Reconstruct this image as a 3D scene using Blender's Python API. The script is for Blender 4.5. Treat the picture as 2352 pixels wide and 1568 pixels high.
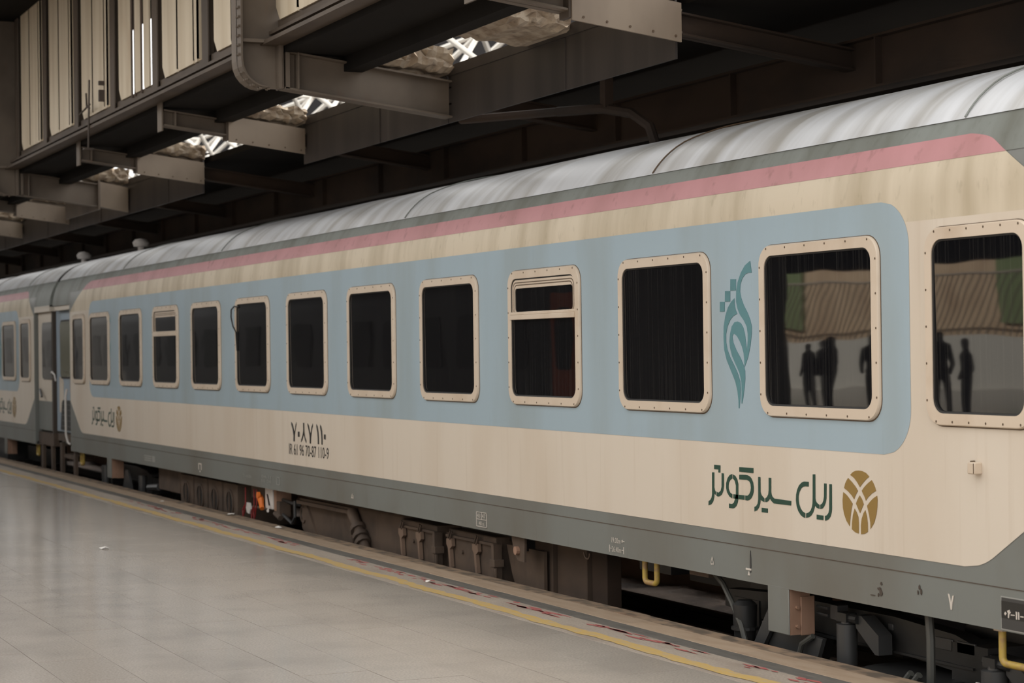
import bpy, bmesh, math, random
from mathutils import Vector, Matrix
from mathutils.geometry import tessellate_polygon

random.seed(7)
for o in list(bpy.data.objects):
    bpy.data.objects.remove(o)
scene = bpy.context.scene
COL = scene.collection

# ------------------------------------------------------------------ camera
# platform top is z = 0, the near coach's side is the plane y = 0, X runs along the train
CAM = Vector((0.0, -6.834, 1.90))
FW = Vector((-0.91163237, 0.41098387, 0.00432248))
RT = Vector((0.41090532, 0.91159079, -0.01261168))
UP = Vector((0.00912353, 0.00972109, 0.99991113))
F_PX = 4600.0
cd = bpy.data.cameras.new('camera')
cd.sensor_width = 36.0
cd.lens = F_PX / 2352.0 * 36.0
cd.clip_end = 400
cd.dof.use_dof = True
cd.dof.focus_distance = 13.5
cd.dof.aperture_fstop = 3.2
cam = bpy.data.objects.new('camera', cd)
COL.objects.link(cam)
m = Matrix((RT, UP, -FW)).transposed().to_4x4()
m.translation = CAM
cam.matrix_world = m
scene.camera = cam

# ------------------------------------------------------------------ sky, sun, exposure
w = bpy.data.worlds.new('sky')
scene.world = w
w.use_nodes = True
bg = w.node_tree.nodes['Background']
bg.inputs['Color'].default_value = (1.0, 0.985, 0.965, 1)
bg.inputs['Strength'].default_value = 1.0
sd = bpy.data.lights.new('sun', 'SUN')
sd.energy = 4.0
sd.angle = 0.01
sd.color = (1.0, 0.93, 0.82)
sun = bpy.data.objects.new('sun', sd)
COL.objects.link(sun)
sun.rotation_euler = Vector((-0.25, 0.72, 0.62)).to_track_quat('Z', 'Y').to_euler()
scene.view_settings.view_transform = 'Standard'
scene.view_settings.look = 'None'
scene.view_settings.exposure = 0.90
scene.view_settings.gamma = 1.0
scene.view_settings.use_curve_mapping = False


# ------------------------------------------------------------------ materials
def srgb(r, g, b):
    def c(v):
        v /= 255.0
        return v / 12.92 if v <= 0.04045 else ((v + 0.055) / 1.055) ** 2.4
    return (c(r), c(g), c(b), 1)


def mat(name, col, rough=0.6, metal=0.0, noise=None, noise2=None, bump=None, spec=0.5, rand=0.0, coat=0.0, ior=None):
    """noise / noise2: (colour, (sx,sy,sz), low, high, amount) dirt or wear mixed over the colour;
    bump: ((sx,sy,sz), strength)."""
    mt = bpy.data.materials.new(name)
    mt.use_nodes = True
    nt = mt.node_tree
    b = nt.nodes['Principled BSDF']
    b.inputs['Roughness'].default_value = rough
    b.inputs['Metallic'].default_value = metal
    b.inputs['Specular IOR Level'].default_value = spec
    if ior:
        b.inputs['IOR'].default_value = ior
    if coat:
        b.inputs['Coat Weight'].default_value = coat
        b.inputs['Coat Roughness'].default_value = 0.03
    geo = nt.nodes.new('ShaderNodeNewGeometry')
    rgb = nt.nodes.new('ShaderNodeRGB')
    rgb.outputs[0].default_value = col
    out = rgb.outputs[0]

    def noise_fac(scale, detail=6):
        mp = nt.nodes.new('ShaderNodeMapping')
        mp.inputs['Scale'].default_value = scale
        nt.links.new(geo.outputs['Position'], mp.inputs['Vector'])
        n = nt.nodes.new('ShaderNodeTexNoise')
        n.inputs['Scale'].default_value = 1.0
        n.inputs['Detail'].default_value = detail
        nt.links.new(mp.outputs[0], n.inputs['Vector'])
        return n.outputs['Fac']

    for nz in (noise, noise2):
        if not nz:
            continue
        c2, sc, lo, hi, amt = nz
        f = noise_fac(sc)
        mr = nt.nodes.new('ShaderNodeMapRange')
        mr.inputs['From Min'].default_value = lo
        mr.inputs['From Max'].default_value = hi
        mr.inputs['To Max'].default_value = amt
        nt.links.new(f, mr.inputs['Value'])
        mx = nt.nodes.new('ShaderNodeMix')
        mx.data_type = 'RGBA'
        nt.links.new(mr.outputs[0], mx.inputs['Factor'])
        nt.links.new(out, mx.inputs['A'])
        mx.inputs['B'].default_value = c2
        out = mx.outputs['Result']
    if rand:
        oi = nt.nodes.new('ShaderNodeObjectInfo')
        mr = nt.nodes.new('ShaderNodeMapRange')
        mr.inputs['To Min'].default_value = 1.0 - rand
        mr.inputs['To Max'].default_value = 1.0 + rand
        nt.links.new(oi.outputs['Random'], mr.inputs['Value'])
        hs = nt.nodes.new('ShaderNodeHueSaturation')
        nt.links.new(mr.outputs[0], hs.inputs['Value'])
        nt.links.new(out, hs.inputs['Color'])
        out = hs.outputs[0]
    nt.links.new(out, b.inputs['Base Color'])
    if bump:
        f = noise_fac(bump[0], 4)
        bp = nt.nodes.new('ShaderNodeBump')
        bp.inputs['Strength'].default_value = bump[1]
        bp.inputs['Distance'].default_value = 0.02
        nt.links.new(f, bp.inputs['Height'])
        nt.links.new(bp.outputs[0], b.inputs['Normal'])
    return mt


M = {}
M['cream'] = mat('cream_paint', srgb(210, 199, 184), 0.42,
                 noise=(srgb(195, 179, 159), (1.2, 1, .25), .45, .75, .7),
                 noise2=(srgb(176, 158, 136), (14, 3, .6), .58, .8, .3))
M['cream_high'] = mat('cream_paint_grimy', srgb(206, 193, 171), 0.55,
                      noise=(srgb(164, 149, 122), (3.5, 1.0, .5), .42, .75, .8),
                      noise2=(srgb(124, 110, 82), (16, 12, 7), .60, .85, .5))
M['blue'] = mat('pale_blue_paint', srgb(156, 174, 184), 0.4,
                noise=(srgb(142, 152, 152), (1.5, 1, .3), .45, .75, .7),
                noise2=(srgb(120, 128, 128), (25, 10, 2), .66, .85, .4))
M['pink'] = mat('faded_red_paint', srgb(187, 134, 137), 0.5,
                noise=(srgb(160, 112, 110), (1.6, 1, 1), .42, .7, .7),
                noise2=(srgb(105, 70, 60), (11, 9, 9), .58, .8, .5))
M['skirt'] = mat('grey_skirt_paint', srgb(116, 119, 115), 0.45,
                 noise=(srgb(102, 98, 89), (.9, 1, .5), .42, .7, .8),
                 noise2=(srgb(82, 76, 66), (16, 4, 1.5), .62, .85, .4))
M['roof_low'] = mat('grey_cantrail_paint', srgb(126, 130, 125), 0.55,
                    noise=(srgb(96, 96, 86), (3.0, .8, .5), .42, .72, .8),
                    noise2=(srgb(78, 76, 66), (14, 10, 10), .55, .8, .4))
M['roof'] = mat('weathered_roof_sky_sheen', srgb(212, 214, 217), 0.36,  # bluish-white sky sheen is put into the base tone; greyer streaks are dirt
                noise=(srgb(160, 156, 148), (2.6, .35, .35), .42, .66, .85),
                noise2=(srgb(228, 230, 233), (5.0, .5, .5), .52, .75, .7), bump=((3.0, .4, .4), .15))
M['frame'] = mat('window_frame_paint', srgb(205, 189, 170), 0.4,
                 noise=(srgb(176, 152, 126), (3, 3, 3), .5, .8, .6))
M['rub'] = mat('black_rubber', srgb(28, 26, 24), 0.6)
M['screw'] = mat('rusty_screw', srgb(88, 70, 52), 0.6)
M['cab'] = mat('black_cable', srgb(22, 22, 22), 0.5)
M['teal'] = mat('teal_decal', srgb(88, 132, 138), 0.4, noise=(srgb(78, 112, 116), (4, 4, 4), .5, .7, .5))
M['gold'] = mat('olive_gold_decal', srgb(140, 112, 58), 0.4)
M['green'] = mat('dark_green_decal', srgb(32, 66, 54), 0.4)
M['black'] = mat('black_print', srgb(34, 33, 31), 0.5)
M['white'] = mat('white_print', srgb(200, 192, 182), 0.5)
M['whiteworn'] = mat('worn_white_print', srgb(150, 150, 145), 0.5)
M['latch'] = mat('dusty_latch', srgb(112, 92, 77), 0.75)
M['brown'] = mat('brown_dusty_steel', srgb(86, 71, 59), 0.75,
                 noise=(srgb(58, 48, 41), (3, 3, 3), .4, .7, .8), noise2=(srgb(104, 86, 71), (9, 9, 4), .55, .8, .5))
M['brownlt'] = mat('light_brown_primer', srgb(150, 118, 98), 0.7,
                   noise=(srgb(120, 92, 72), (6, 6, 3), .45, .75, .7))
M['dark'] = mat('black_bogie_paint', srgb(40, 40, 40), 0.45, noise=(srgb(28, 27, 26), (5, 5, 5), .45, .7, .8))
M['dark2'] = mat('charcoal_steel', srgb(60, 60, 60), 0.4)
M['hose'] = mat('rubber_hose', srgb(70, 70, 66), 0.5)
M['yellow'] = mat('yellow_handle_paint', srgb(176, 150, 70), 0.5, noise=(srgb(150, 118, 84), (16, 16, 16), .46, .62, .85))
M['orange'] = mat('orange_plastic', srgb(214, 112, 40), 0.5)
M['purple'] = mat('purple_sticker', srgb(60, 48, 110), 0.5)
M['red'] = mat('red_cord', srgb(130, 36, 36), 0.6)
M['wht'] = mat('white_plastic', srgb(205, 200, 195), 0.5)
M['door'] = mat('grey_blue_door_paint', srgb(150, 164, 176), 0.45, noise=(srgb(120, 124, 124), (4, 4, 1), .5, .8, .6))
M['dooredge'] = mat('dark_brown_door_seal', srgb(70, 60, 52), 0.6)
M['olive'] = mat('olive_curtain_glass', srgb(72, 72, 44), 0.12, noise=(srgb(110, 108, 66), (9, 9, .3), .5, .7, .6))
M['steelc'] = mat('canopy_steel', srgb(106, 95, 83), 0.6,
                  noise=(srgb(78, 68, 58), (1.5, 1.5, 1.5), .42, .7, .8), noise2=(srgb(104, 76, 58), (7, 7, 3), .6, .8, .5))
M['plate'] = mat('cover_plate_paint', srgb(142, 128, 112), 0.55,
                 noise=(srgb(116, 102, 88), (2, 2, 1), .42, .7, .8))
M['fascia'] = mat('fascia_grey_steel', srgb(64, 58, 55), 0.5,
                  noise=(srgb(46, 42, 40), (3.0, 3, .3), .42, .68, .85), noise2=(srgb(92, 86, 81), (4.5, 1, .15), .6, .75, .5))
M['deck'] = mat('dark_deck', srgb(30, 27, 24), 0.95, spec=.2, noise=(srgb(18, 16, 15), (1, 1, 1), .4, .7, .8))  # near-black brown with darker mottling
M['girder'] = mat('dark_brown_girder', srgb(62, 48, 38), 0.85, noise=(srgb(36, 29, 24), (.8, .8, 1.5), .42, .65, .9))  # dark brown with darker mottling
M['clad'] = mat('cream_cladding', srgb(212, 198, 174), 0.55,
                noise=(srgb(182, 164, 136), (4, 4, .35), .42, .72, .8), noise2=(srgb(176, 146, 112), (2, 2, 1), .62, .85, .6))
M['post'] = mat('brown_post_paint', srgb(84, 72, 60), 0.6, noise=(srgb(62, 52, 43), (2, 2, .6), .42, .7, .8))
M['concrete'] = mat('broken_concrete', srgb(172, 158, 140), 0.9,
                    noise=(srgb(122, 104, 86), (6, 6, 9), .42, .66, .8), noise2=(srgb(60, 52, 44), (14, 14, 20), .58, .75, .7),
                    bump=((16, 16, 16), .8))
M['tube'] = mat('white_tube_paint', srgb(226, 222, 214), 0.5)
M['tubeb'] = mat('dim_white_lattice', srgb(150, 122, 102), 0.6)  # white truss paint toned brown to stand for dim light
M['hall'] = mat('dark_backdrop', srgb(34, 33, 34), 0.9)
M['slab'] = mat('grey_granite', srgb(170, 161, 150), 0.17,
                noise=(srgb(150, 141, 132), (70, 70, 70), .40, .62, .75), noise2=(srgb(136, 128, 120), (1.3, 1.3, 1), .45, .72, .6),
                rand=.035, bump=((30, 30, 30), .02))
M['slab_worn'] = mat('worn_granite', srgb(164, 152, 139), 0.5,
                     noise=(srgb(142, 130, 119), (60, 60, 60), .40, .62, .75), noise2=(srgb(120, 104, 92), (1.3, 4, 1), .48, .72, .6), rand=.04)
M['grout'] = mat('grout', srgb(142, 133, 124), 0.6)
M['coping'] = mat('mottled_coping_stone', srgb(136, 115, 94), 0.75,
                  noise=(srgb(84, 74, 63), (5, 9, 5), .44, .6, .9), noise2=(srgb(170, 128, 96), (1.6, 5, 1), .6, .75, .6), rand=.08)
M['sand'] = mat('sandstone_kerb', srgb(160, 140, 119), 0.7,
                noise=(srgb(146, 124, 102), (3, 12, 3), .42, .7, .8), noise2=(srgb(110, 96, 84), (12, 40, 9), .64, .8, .5), rand=.06)
M['basalt'] = mat('dark_basalt_kerb', srgb(92, 88, 82), 0.65,
                  noise=(srgb(70, 68, 64), (4, 14, 4), .42, .7, .8), noise2=(srgb(140, 130, 118), (3, 30, 3), .62, .78, .5), rand=.1)
M['yline'] = mat('worn_yellow_line', srgb(184, 153, 86), 0.6, noise=(srgb(168, 150, 124), (9, 26, 9), .45, .68, .85))
M['rpaint'] = mat('worn_red_paint', srgb(162, 82, 80), 0.6, noise=(srgb(160, 130, 118), (18, 40, 18), .5, .7, .7))
M['trackwall'] = mat('brown_platform_face', srgb(146, 116, 94), 0.9, noise=(srgb(104, 82, 66), (1, 1, 2), .42, .7, .8))
M['ballast'] = mat('oily_ballast', srgb(142, 124, 111), 0.7, noise=(srgb(84, 73, 66), (2, 2, 2), .4, .65, .9),
                   noise2=(srgb(176, 172, 170), (9, 9, 9), .62, .78, .7), bump=((22, 22, 22), 1.0))
M['rail'] = mat('rail_steel', srgb(96, 84, 74), 0.4, metal=.6)
M['wallbr'] = mat('brown_concrete_wall', srgb(92, 76, 64), 0.9, noise=(srgb(64, 54, 46), (1, 1, 2), .42, .7, .8))
M['wallbg'] = mat('beige_plaster_wall', srgb(206, 182, 154), 0.85, noise=(srgb(176, 150, 124), (.7, .7, .9), .45, .7, .8))
M['wallgr'] = mat('green_wall_panel', srgb(120, 136, 96), 0.8)
M['wallwh'] = mat('white_low_wall', srgb(200, 198, 192), 0.8)
M['lattice'] = mat('grey_lattice', srgb(150, 140, 128), 0.6)
M['opp'] = mat('dark_grey_coach_paint', srgb(42, 40, 37), 0.5)
M['oppred'] = mat('dark_orange_door_paint', srgb(170, 78, 36), 0.5)
M['cloth'] = mat('dark_clothing', srgb(40, 40, 44), 0.9)
M['skin'] = mat('skin', srgb(150, 108, 84), 0.6)
M['paper'] = mat('white_paper', srgb(226, 222, 216), 0.7)


def glass_mat():
    mt = mat('dark_window_glass', (0.006, 0.006, 0.007, 1), 0.02, spec=.5, ior=1.62)
    nt = mt.node_tree
    b = nt.nodes['Principled BSDF']
    geo = [n for n in nt.nodes if n.type == 'NEW_GEOMETRY'][0]
    # rain-washed dust streaks
    mp = nt.nodes.new('ShaderNodeMapping'); mp.inputs['Scale'].default_value = (55, 1, .5)
    nt.links.new(geo.outputs['Position'], mp.inputs['Vector'])
    n = nt.nodes.new('ShaderNodeTexNoise'); n.inputs['Scale'].default_value = 1; n.inputs['Detail'].default_value = 3
    nt.links.new(mp.outputs[0], n.inputs['Vector'])
    mr = nt.nodes.new('ShaderNodeMapRange')
    mr.inputs['From Min'].default_value = .5; mr.inputs['From Max'].default_value = .85
    mr.inputs['To Max'].default_value = .05
    nt.links.new(n.outputs['Fac'], mr.inputs['Value'])
    mx = nt.nodes.new('ShaderNodeMix'); mx.data_type = 'RGBA'
    mx.inputs['A'].default_value = (.006, .006, .007, 1); mx.inputs['B'].default_value = (.5, .47, .42, 1)
    nt.links.new(mr.outputs[0], mx.inputs['Factor'])
    nt.links.new(mx.outputs['Result'], b.inputs['Base Color'])
    # gentle waviness of old panes
    mp2 = nt.nodes.new('ShaderNodeMapping'); mp2.inputs['Scale'].default_value = (1.6, 1, 2.2)
    nt.links.new(geo.outputs['Position'], mp2.inputs['Vector'])
    n2 = nt.nodes.new('ShaderNodeTexNoise'); n2.inputs['Scale'].default_value = 1; n2.inputs['Detail'].default_value = 1
    nt.links.new(mp2.outputs[0], n2.inputs['Vector'])
    bp = nt.nodes.new('ShaderNodeBump'); bp.inputs['Strength'].default_value = .05; bp.inputs['Distance'].default_value = .02
    nt.links.new(n2.outputs['Fac'], bp.inputs['Height'])
    nt.links.new(bp.outputs[0], b.inputs['Normal'])
    return mt


M['glass'] = glass_mat()


# ------------------------------------------------------------------ mesh helpers
class MB:
    def __init__(s):
        s.v = []; s.f = []

    def add(s, vs, fs):
        n = len(s.v)
        s.v += [tuple(p) for p in vs]
        s.f += [tuple(i + n for i in f) for f in fs]
        return s

    def box(s, x0, x1, y0, y1, z0, z1):
        vs = [(x, y, z) for x in (x0, x1) for y in (y0, y1) for z in (z0, z1)]
        return s.add(vs, [(0, 1, 3, 2), (4, 6, 7, 5), (0, 4, 5, 1), (2, 3, 7, 6), (0, 2, 6, 4), (1, 5, 7, 3)])

    def prism(s, poly, axis, a, b):
        """extrude a 2-D polygon along an axis from a to b. axis 'y': (x,z); 'x': (y,z); 'z': (x,y)"""
        def p(q, t):
            return {'y': (q[0], t, q[1]), 'x': (t, q[0], q[1]), 'z': (q[0], q[1], t)}[axis]
        n = len(poly)
        vs = [p(q, a) for q in poly] + [p(q, b) for q in poly]
        tr = tessellate_polygon([[Vector((q[0], q[1], 0)) for q in poly]])
        fs = [tuple(t) for t in tr] + [tuple(i + n for i in reversed(t)) for t in tr]
        fs += [(i, (i + 1) % n, (i + 1) % n + n, i + n) for i in range(n)]
        return s.add(vs, fs)

    def tube(s, pts, r, seg=8, cap=True):
        pts = [Vector(p) for p in pts]
        rs = r if isinstance(r, (list, tuple)) else [r] * len(pts)
        rings = []
        ref = None
        for i, p in enumerate(pts):
            d = (pts[min(i + 1, len(pts) - 1)] - pts[max(i - 1, 0)]).normalized()
            if ref is None:
                ref = Vector((0, 0, 1)) if abs(d.z) < .9 else Vector((1, 0, 0))
            u = d.cross(ref).normalized(); v = u.cross(d).normalized(); ref = v
            rings.append([p + (u * math.cos(2 * math.pi * k / seg) + v * math.sin(2 * math.pi * k / seg)) * rs[i] for k in range(seg)])
        vs = [q for rg in rings for q in rg]
        fs = []
        for i in range(len(pts) - 1):
            for k in range(seg):
                a = i * seg + k; b = i * seg + (k + 1) % seg
                fs.append((a, b, b + seg, a + seg))
        if cap:
            fs.append(tuple(range(seg))[::-1]); fs.append(tuple((len(pts) - 1) * seg + k for k in range(seg)))
        return s.add(vs, fs)

    def quad_strip(s, rows):
        n = len(rows[0]); vs = [p for r in rows for p in r]
        return s.add(vs, [(i * n + k, i * n + k + 1, (i + 1) * n + k + 1, (i + 1) * n + k) for i in range(len(rows) - 1) for k in range(n - 1)])


def obj(name, mb, material, parent=None, smooth=False, bevel=0, kind=None, label=None):
    me = bpy.data.meshes.new(name)
    off = parent_world(parent) if parent else Vector((0, 0, 0))
    me.from_pydata([(x - off.x, y - off.y, z - off.z) for x, y, z in mb.v], [], mb.f)
    bm = bmesh.new(); bm.from_mesh(me)
    bmesh.ops.recalc_face_normals(bm, faces=bm.faces)
    bm.to_mesh(me); bm.free()
    me.materials.append(M[material])
    if smooth:
        me.shade_smooth()
    o = bpy.data.objects.new(name, me)
    COL.objects.link(o)
    if parent:
        o.parent = parent
    if bevel:
        b = o.modifiers.new('bevel', 'BEVEL'); b.width = bevel; b.segments = 2; b.limit_method = 'ANGLE'
        if smooth is False:
            me.shade_smooth()
            me.set_sharp_from_angle(angle=math.radians(40))
    elif smooth:
        me.set_sharp_from_angle(angle=math.radians(40))
    if kind:
        o['kind'] = kind
    if label:
        o['label'] = label
    return o


def parent_world(p):
    v = Vector((0, 0, 0))
    while p:
        v += p.location
        p = p.parent
    return v


def thing(name, label, cat, loc=(0, 0, 0), group=None, kind=None):
    o = bpy.data.objects.new(name, None)
    COL.objects.link(o)
    o.location = loc
    o.empty_display_size = .2
    o['label'] = label
    o['category'] = cat
    if group:
        o['group'] = group
    if kind:
        o['kind'] = kind
    return o


def tag(o, label, cat, group=None, kind=None):
    o['label'] = label; o['category'] = cat
    if group:
        o['group'] = group
    if kind:
        o['kind'] = kind
    return o


def struct(o, label, cat):
    return tag(o, label, cat, kind='structure')


def rrect(x0, x1, z0, z1, r, n=7):
    pts = []
    for cx, cz, a0 in ((x1 - r, z1 - r, 0), (x0 + r, z1 - r, 90), (x0 + r, z0 + r, 180), (x1 - r, z0 + r, 270)):
        for k in range(n + 1):
            a = math.radians(a0 + 90 * k / n)
            pts.append((cx + r * math.cos(a), cz + r * math.sin(a)))
    return pts


def proj(P):
    d = Vector(P) - CAM
    z = d.dot(FW)
    return 1176 + F_PX * d.dot(RT) / z, 784 - F_PX * d.dot(UP) / z, z


GLYPH = {}
GLYPH['lettering'] = [
[(-11.865,1.053),(-11.836,1.054),(-11.838,0.952),(-11.831,0.934),(-11.820,0.923),(-11.820,0.902),(-11.839,0.911),(-11.842,0.884),(-11.855,0.856),(-11.883,0.834),(-11.919,0.825),(-11.917,0.854),(-11.894,0.863),(-11.876,0.880),(-11.868,0.903)],
[(-11.736,1.054),(-11.708,1.053),(-11.708,0.972),(-11.719,0.934),(-11.739,0.909),(-11.772,0.895),(-11.792,0.893),(-11.809,0.896),(-11.808,0.926),(-11.794,0.920),(-11.777,0.921),(-11.752,0.935),(-11.739,0.961)],
[(-11.835,1.106),(-11.752,1.105),(-11.755,1.056),(-11.780,1.056),(-11.778,1.076),(-11.836,1.076)],
[(-11.597,1.055),(-11.597,1.025),(-11.624,1.014),(-11.641,0.996),(-11.647,0.976),(-11.647,0.954),(-11.630,0.930),(-11.600,0.920),(-11.601,0.892),(-11.637,0.902),(-11.667,0.928),(-11.679,0.958),(-11.677,0.990),(-11.658,1.025),(-11.631,1.046)],
[(-11.587,1.052),(-11.558,1.045),(-11.533,1.023),(-11.520,0.992),(-11.523,0.893),(-11.529,0.872),(-11.548,0.846),(-11.569,0.833),(-11.591,0.826),(-11.644,0.826),(-11.644,0.855),(-11.604,0.854),(-11.580,0.865),(-11.565,0.888),(-11.552,0.919),(-11.550,0.981),(-11.564,1.011),(-11.588,1.025)],
[(-11.586,0.921),(-11.442,0.922),(-11.443,0.892),(-11.586,0.893)],
[(-11.504,1.105),(-11.325,1.108),(-11.326,1.074),(-11.505,1.075)],
[(-11.505,1.055),(-11.429,1.058),(-11.400,1.057),(-11.371,1.050),(-11.350,1.038),(-11.331,1.013),(-11.323,0.982),(-11.326,0.951),(-11.339,0.926),(-11.357,0.908),(-11.380,0.896),(-11.404,0.890),(-11.432,0.891),(-11.432,0.922),(-11.403,0.922),(-11.380,0.934),(-11.364,0.955),(-11.358,0.977),(-11.363,1.001),(-11.377,1.018),(-11.406,1.026),(-11.506,1.024)],
[(-11.265,1.053),(-11.238,1.053),(-11.239,0.956),(-11.234,0.945),(-11.223,0.933),(-11.192,0.917),(-11.193,0.893),(-11.224,0.900),(-11.240,0.908),(-11.245,0.881),(-11.259,0.856),(-11.285,0.834),(-11.318,0.824),(-11.317,0.854),(-11.294,0.861),(-11.276,0.879),(-11.268,0.906)],
[(-11.135,1.055),(-11.106,1.055),(-11.108,0.964),(-11.104,0.949),(-11.093,0.934),(-11.070,0.924),(-10.868,0.921),(-10.871,0.892),(-11.076,0.892),(-11.104,0.905),(-11.123,0.921),(-11.138,0.907),(-11.161,0.896),(-11.181,0.894),(-11.181,0.918),(-11.160,0.928),(-11.143,0.947),(-11.137,0.974)],
[(-11.226,0.855),(-11.151,0.854),(-11.152,0.826),(-11.227,0.826)],
[(-10.662,1.054),(-10.663,1.024),(-10.701,1.024),(-10.728,1.019),(-10.749,1.008),(-10.770,0.984),(-10.781,0.957),(-10.781,0.931),(-10.774,0.905),(-10.758,0.880),(-10.737,0.864),(-10.706,0.855),(-10.707,0.825),(-10.732,0.829),(-10.759,0.840),(-10.787,0.864),(-10.805,0.894),(-10.812,0.929),(-10.809,0.964),(-10.796,0.997),(-10.774,1.025),(-10.743,1.045),(-10.716,1.053)],
[(-10.614,1.103),(-10.586,1.105),(-10.588,0.955),(-10.584,0.941),(-10.570,0.927),(-10.542,0.917),(-10.543,0.892),(-10.572,0.897),(-10.593,0.911),(-10.601,0.891),(-10.615,0.867),(-10.636,0.846),(-10.663,0.833),(-10.696,0.826),(-10.695,0.855),(-10.668,0.861),(-10.643,0.876),(-10.627,0.900),(-10.620,0.924),(-10.618,0.953)],
[(-10.487,1.054),(-10.460,1.054),(-10.464,0.963),(-10.473,0.936),(-10.488,0.914),(-10.508,0.898),(-10.533,0.892),(-10.532,0.919),(-10.512,0.928),(-10.498,0.946),(-10.490,0.972)],
[(-10.429,1.052),(-10.402,1.053),(-10.404,0.904),(-10.408,0.881),(-10.421,0.854),(-10.442,0.836),(-10.465,0.827),(-10.482,0.824),(-10.482,0.854),(-10.461,0.859),(-10.443,0.874),(-10.434,0.896)],
[(-10.575,0.855),(-10.500,0.854),(-10.502,0.826),(-10.576,0.826)]]
GLYPH['emblem'] = [
[(-10.200,1.121),(-10.175,1.138),(-10.141,1.149),(-10.106,1.152),(-10.072,1.150),(-10.034,1.141),(-10.001,1.121),(-10.030,1.105),(-10.051,1.091),(-10.074,1.074),(-10.099,1.053),(-10.123,1.077),(-10.156,1.103)],
[(-10.224,1.101),(-10.187,1.081),(-10.148,1.055),(-10.121,1.029),(-10.139,1.010),(-10.154,0.990),(-10.162,0.976),(-10.188,0.999),(-10.228,1.022),(-10.268,1.038),(-10.256,1.065),(-10.241,1.084)],
[(-9.975,1.101),(-9.954,1.079),(-9.940,1.058),(-9.932,1.040),(-9.974,1.023),(-10.013,0.999),(-10.038,0.976),(-10.052,0.999),(-10.080,1.032),(-10.050,1.058),(-10.011,1.083)],
[(-10.102,1.003),(-10.076,0.978),(-10.062,0.953),(-10.078,0.931),(-10.101,0.897),(-10.121,0.923),(-10.143,0.952),(-10.125,0.978)],
[(-10.277,1.012),(-10.243,0.998),(-10.209,0.974),(-10.179,0.948),(-10.193,0.912),(-10.203,0.872),(-10.213,0.810),(-10.247,0.841),(-10.271,0.879),(-10.283,0.917),(-10.286,0.962)],
[(-9.922,1.012),(-9.918,0.986),(-9.921,0.947),(-9.931,0.902),(-9.954,0.852),(-9.993,0.810),(-9.995,0.849),(-10.006,0.892),(-10.026,0.946),(-9.999,0.969),(-9.965,0.992)],
[(-10.158,0.920),(-10.137,0.899),(-10.120,0.873),(-10.116,0.834),(-10.118,0.773),(-10.154,0.778),(-10.190,0.794),(-10.186,0.840),(-10.177,0.880)],
[(-10.046,0.918),(-10.030,0.885),(-10.022,0.841),(-10.022,0.791),(-10.057,0.776),(-10.093,0.771),(-10.093,0.825),(-10.084,0.864),(-10.064,0.899)]]
GLYPH['leaf'] = [
[(-11.585,2.355),(-11.514,2.352),(-11.517,2.278),(-11.588,2.279)],
[(-11.658,2.279),(-11.590,2.277),(-11.593,2.206),(-11.661,2.207)],
[(-11.727,2.208),(-11.664,2.206),(-11.667,2.141),(-11.730,2.142)],
[(-11.329,2.466),(-11.312,2.387),(-11.351,2.389),(-11.391,2.382),(-11.432,2.354),(-11.457,2.316),(-11.463,2.268),(-11.449,2.225),(-11.416,2.176),(-11.370,2.126),(-11.338,2.080),(-11.319,2.035),(-11.321,1.986),(-11.340,1.910),(-11.371,1.834),(-11.416,1.769),(-11.419,1.820),(-11.426,1.862),(-11.446,1.904),(-11.476,1.943),(-11.510,1.975),(-11.537,1.989),(-11.557,1.989),(-11.569,1.972),(-11.559,1.933),(-11.519,1.880),(-11.468,1.831),(-11.426,1.777),(-11.411,1.744),(-11.410,1.695),(-11.424,1.625),(-11.443,1.555),(-11.457,1.526),(-11.462,1.534),(-11.458,1.597),(-11.459,1.667),(-11.482,1.730),(-11.528,1.785),(-11.575,1.842),(-11.601,1.898),(-11.608,1.940),(-11.598,1.990),(-11.576,2.039),(-11.541,2.066),(-11.500,2.071),(-11.460,2.061),(-11.427,2.030),(-11.408,1.987),(-11.396,1.932),(-11.387,1.887),(-11.381,1.887),(-11.371,1.945),(-11.370,1.987),(-11.382,2.036),(-11.419,2.078),(-11.465,2.114),(-11.498,2.157),(-11.515,2.206),(-11.512,2.269),(-11.491,2.332),(-11.449,2.393),(-11.396,2.439)],
[(-11.537,2.226),(-11.534,2.186),(-11.523,2.150),(-11.503,2.123),(-11.554,2.109),(-11.596,2.082),(-11.632,2.040),(-11.651,1.990),(-11.652,1.934),(-11.636,1.884),(-11.596,1.828),(-11.542,1.771),(-11.502,1.722),(-11.476,1.674),(-11.471,1.618),(-11.480,1.548),(-11.490,1.496),(-11.499,1.496),(-11.500,1.547),(-11.512,1.610),(-11.538,1.673),(-11.591,1.743),(-11.645,1.813),(-11.678,1.884),(-11.685,1.970),(-11.681,2.041),(-11.658,2.111),(-11.622,2.167),(-11.579,2.204)]]
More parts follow.
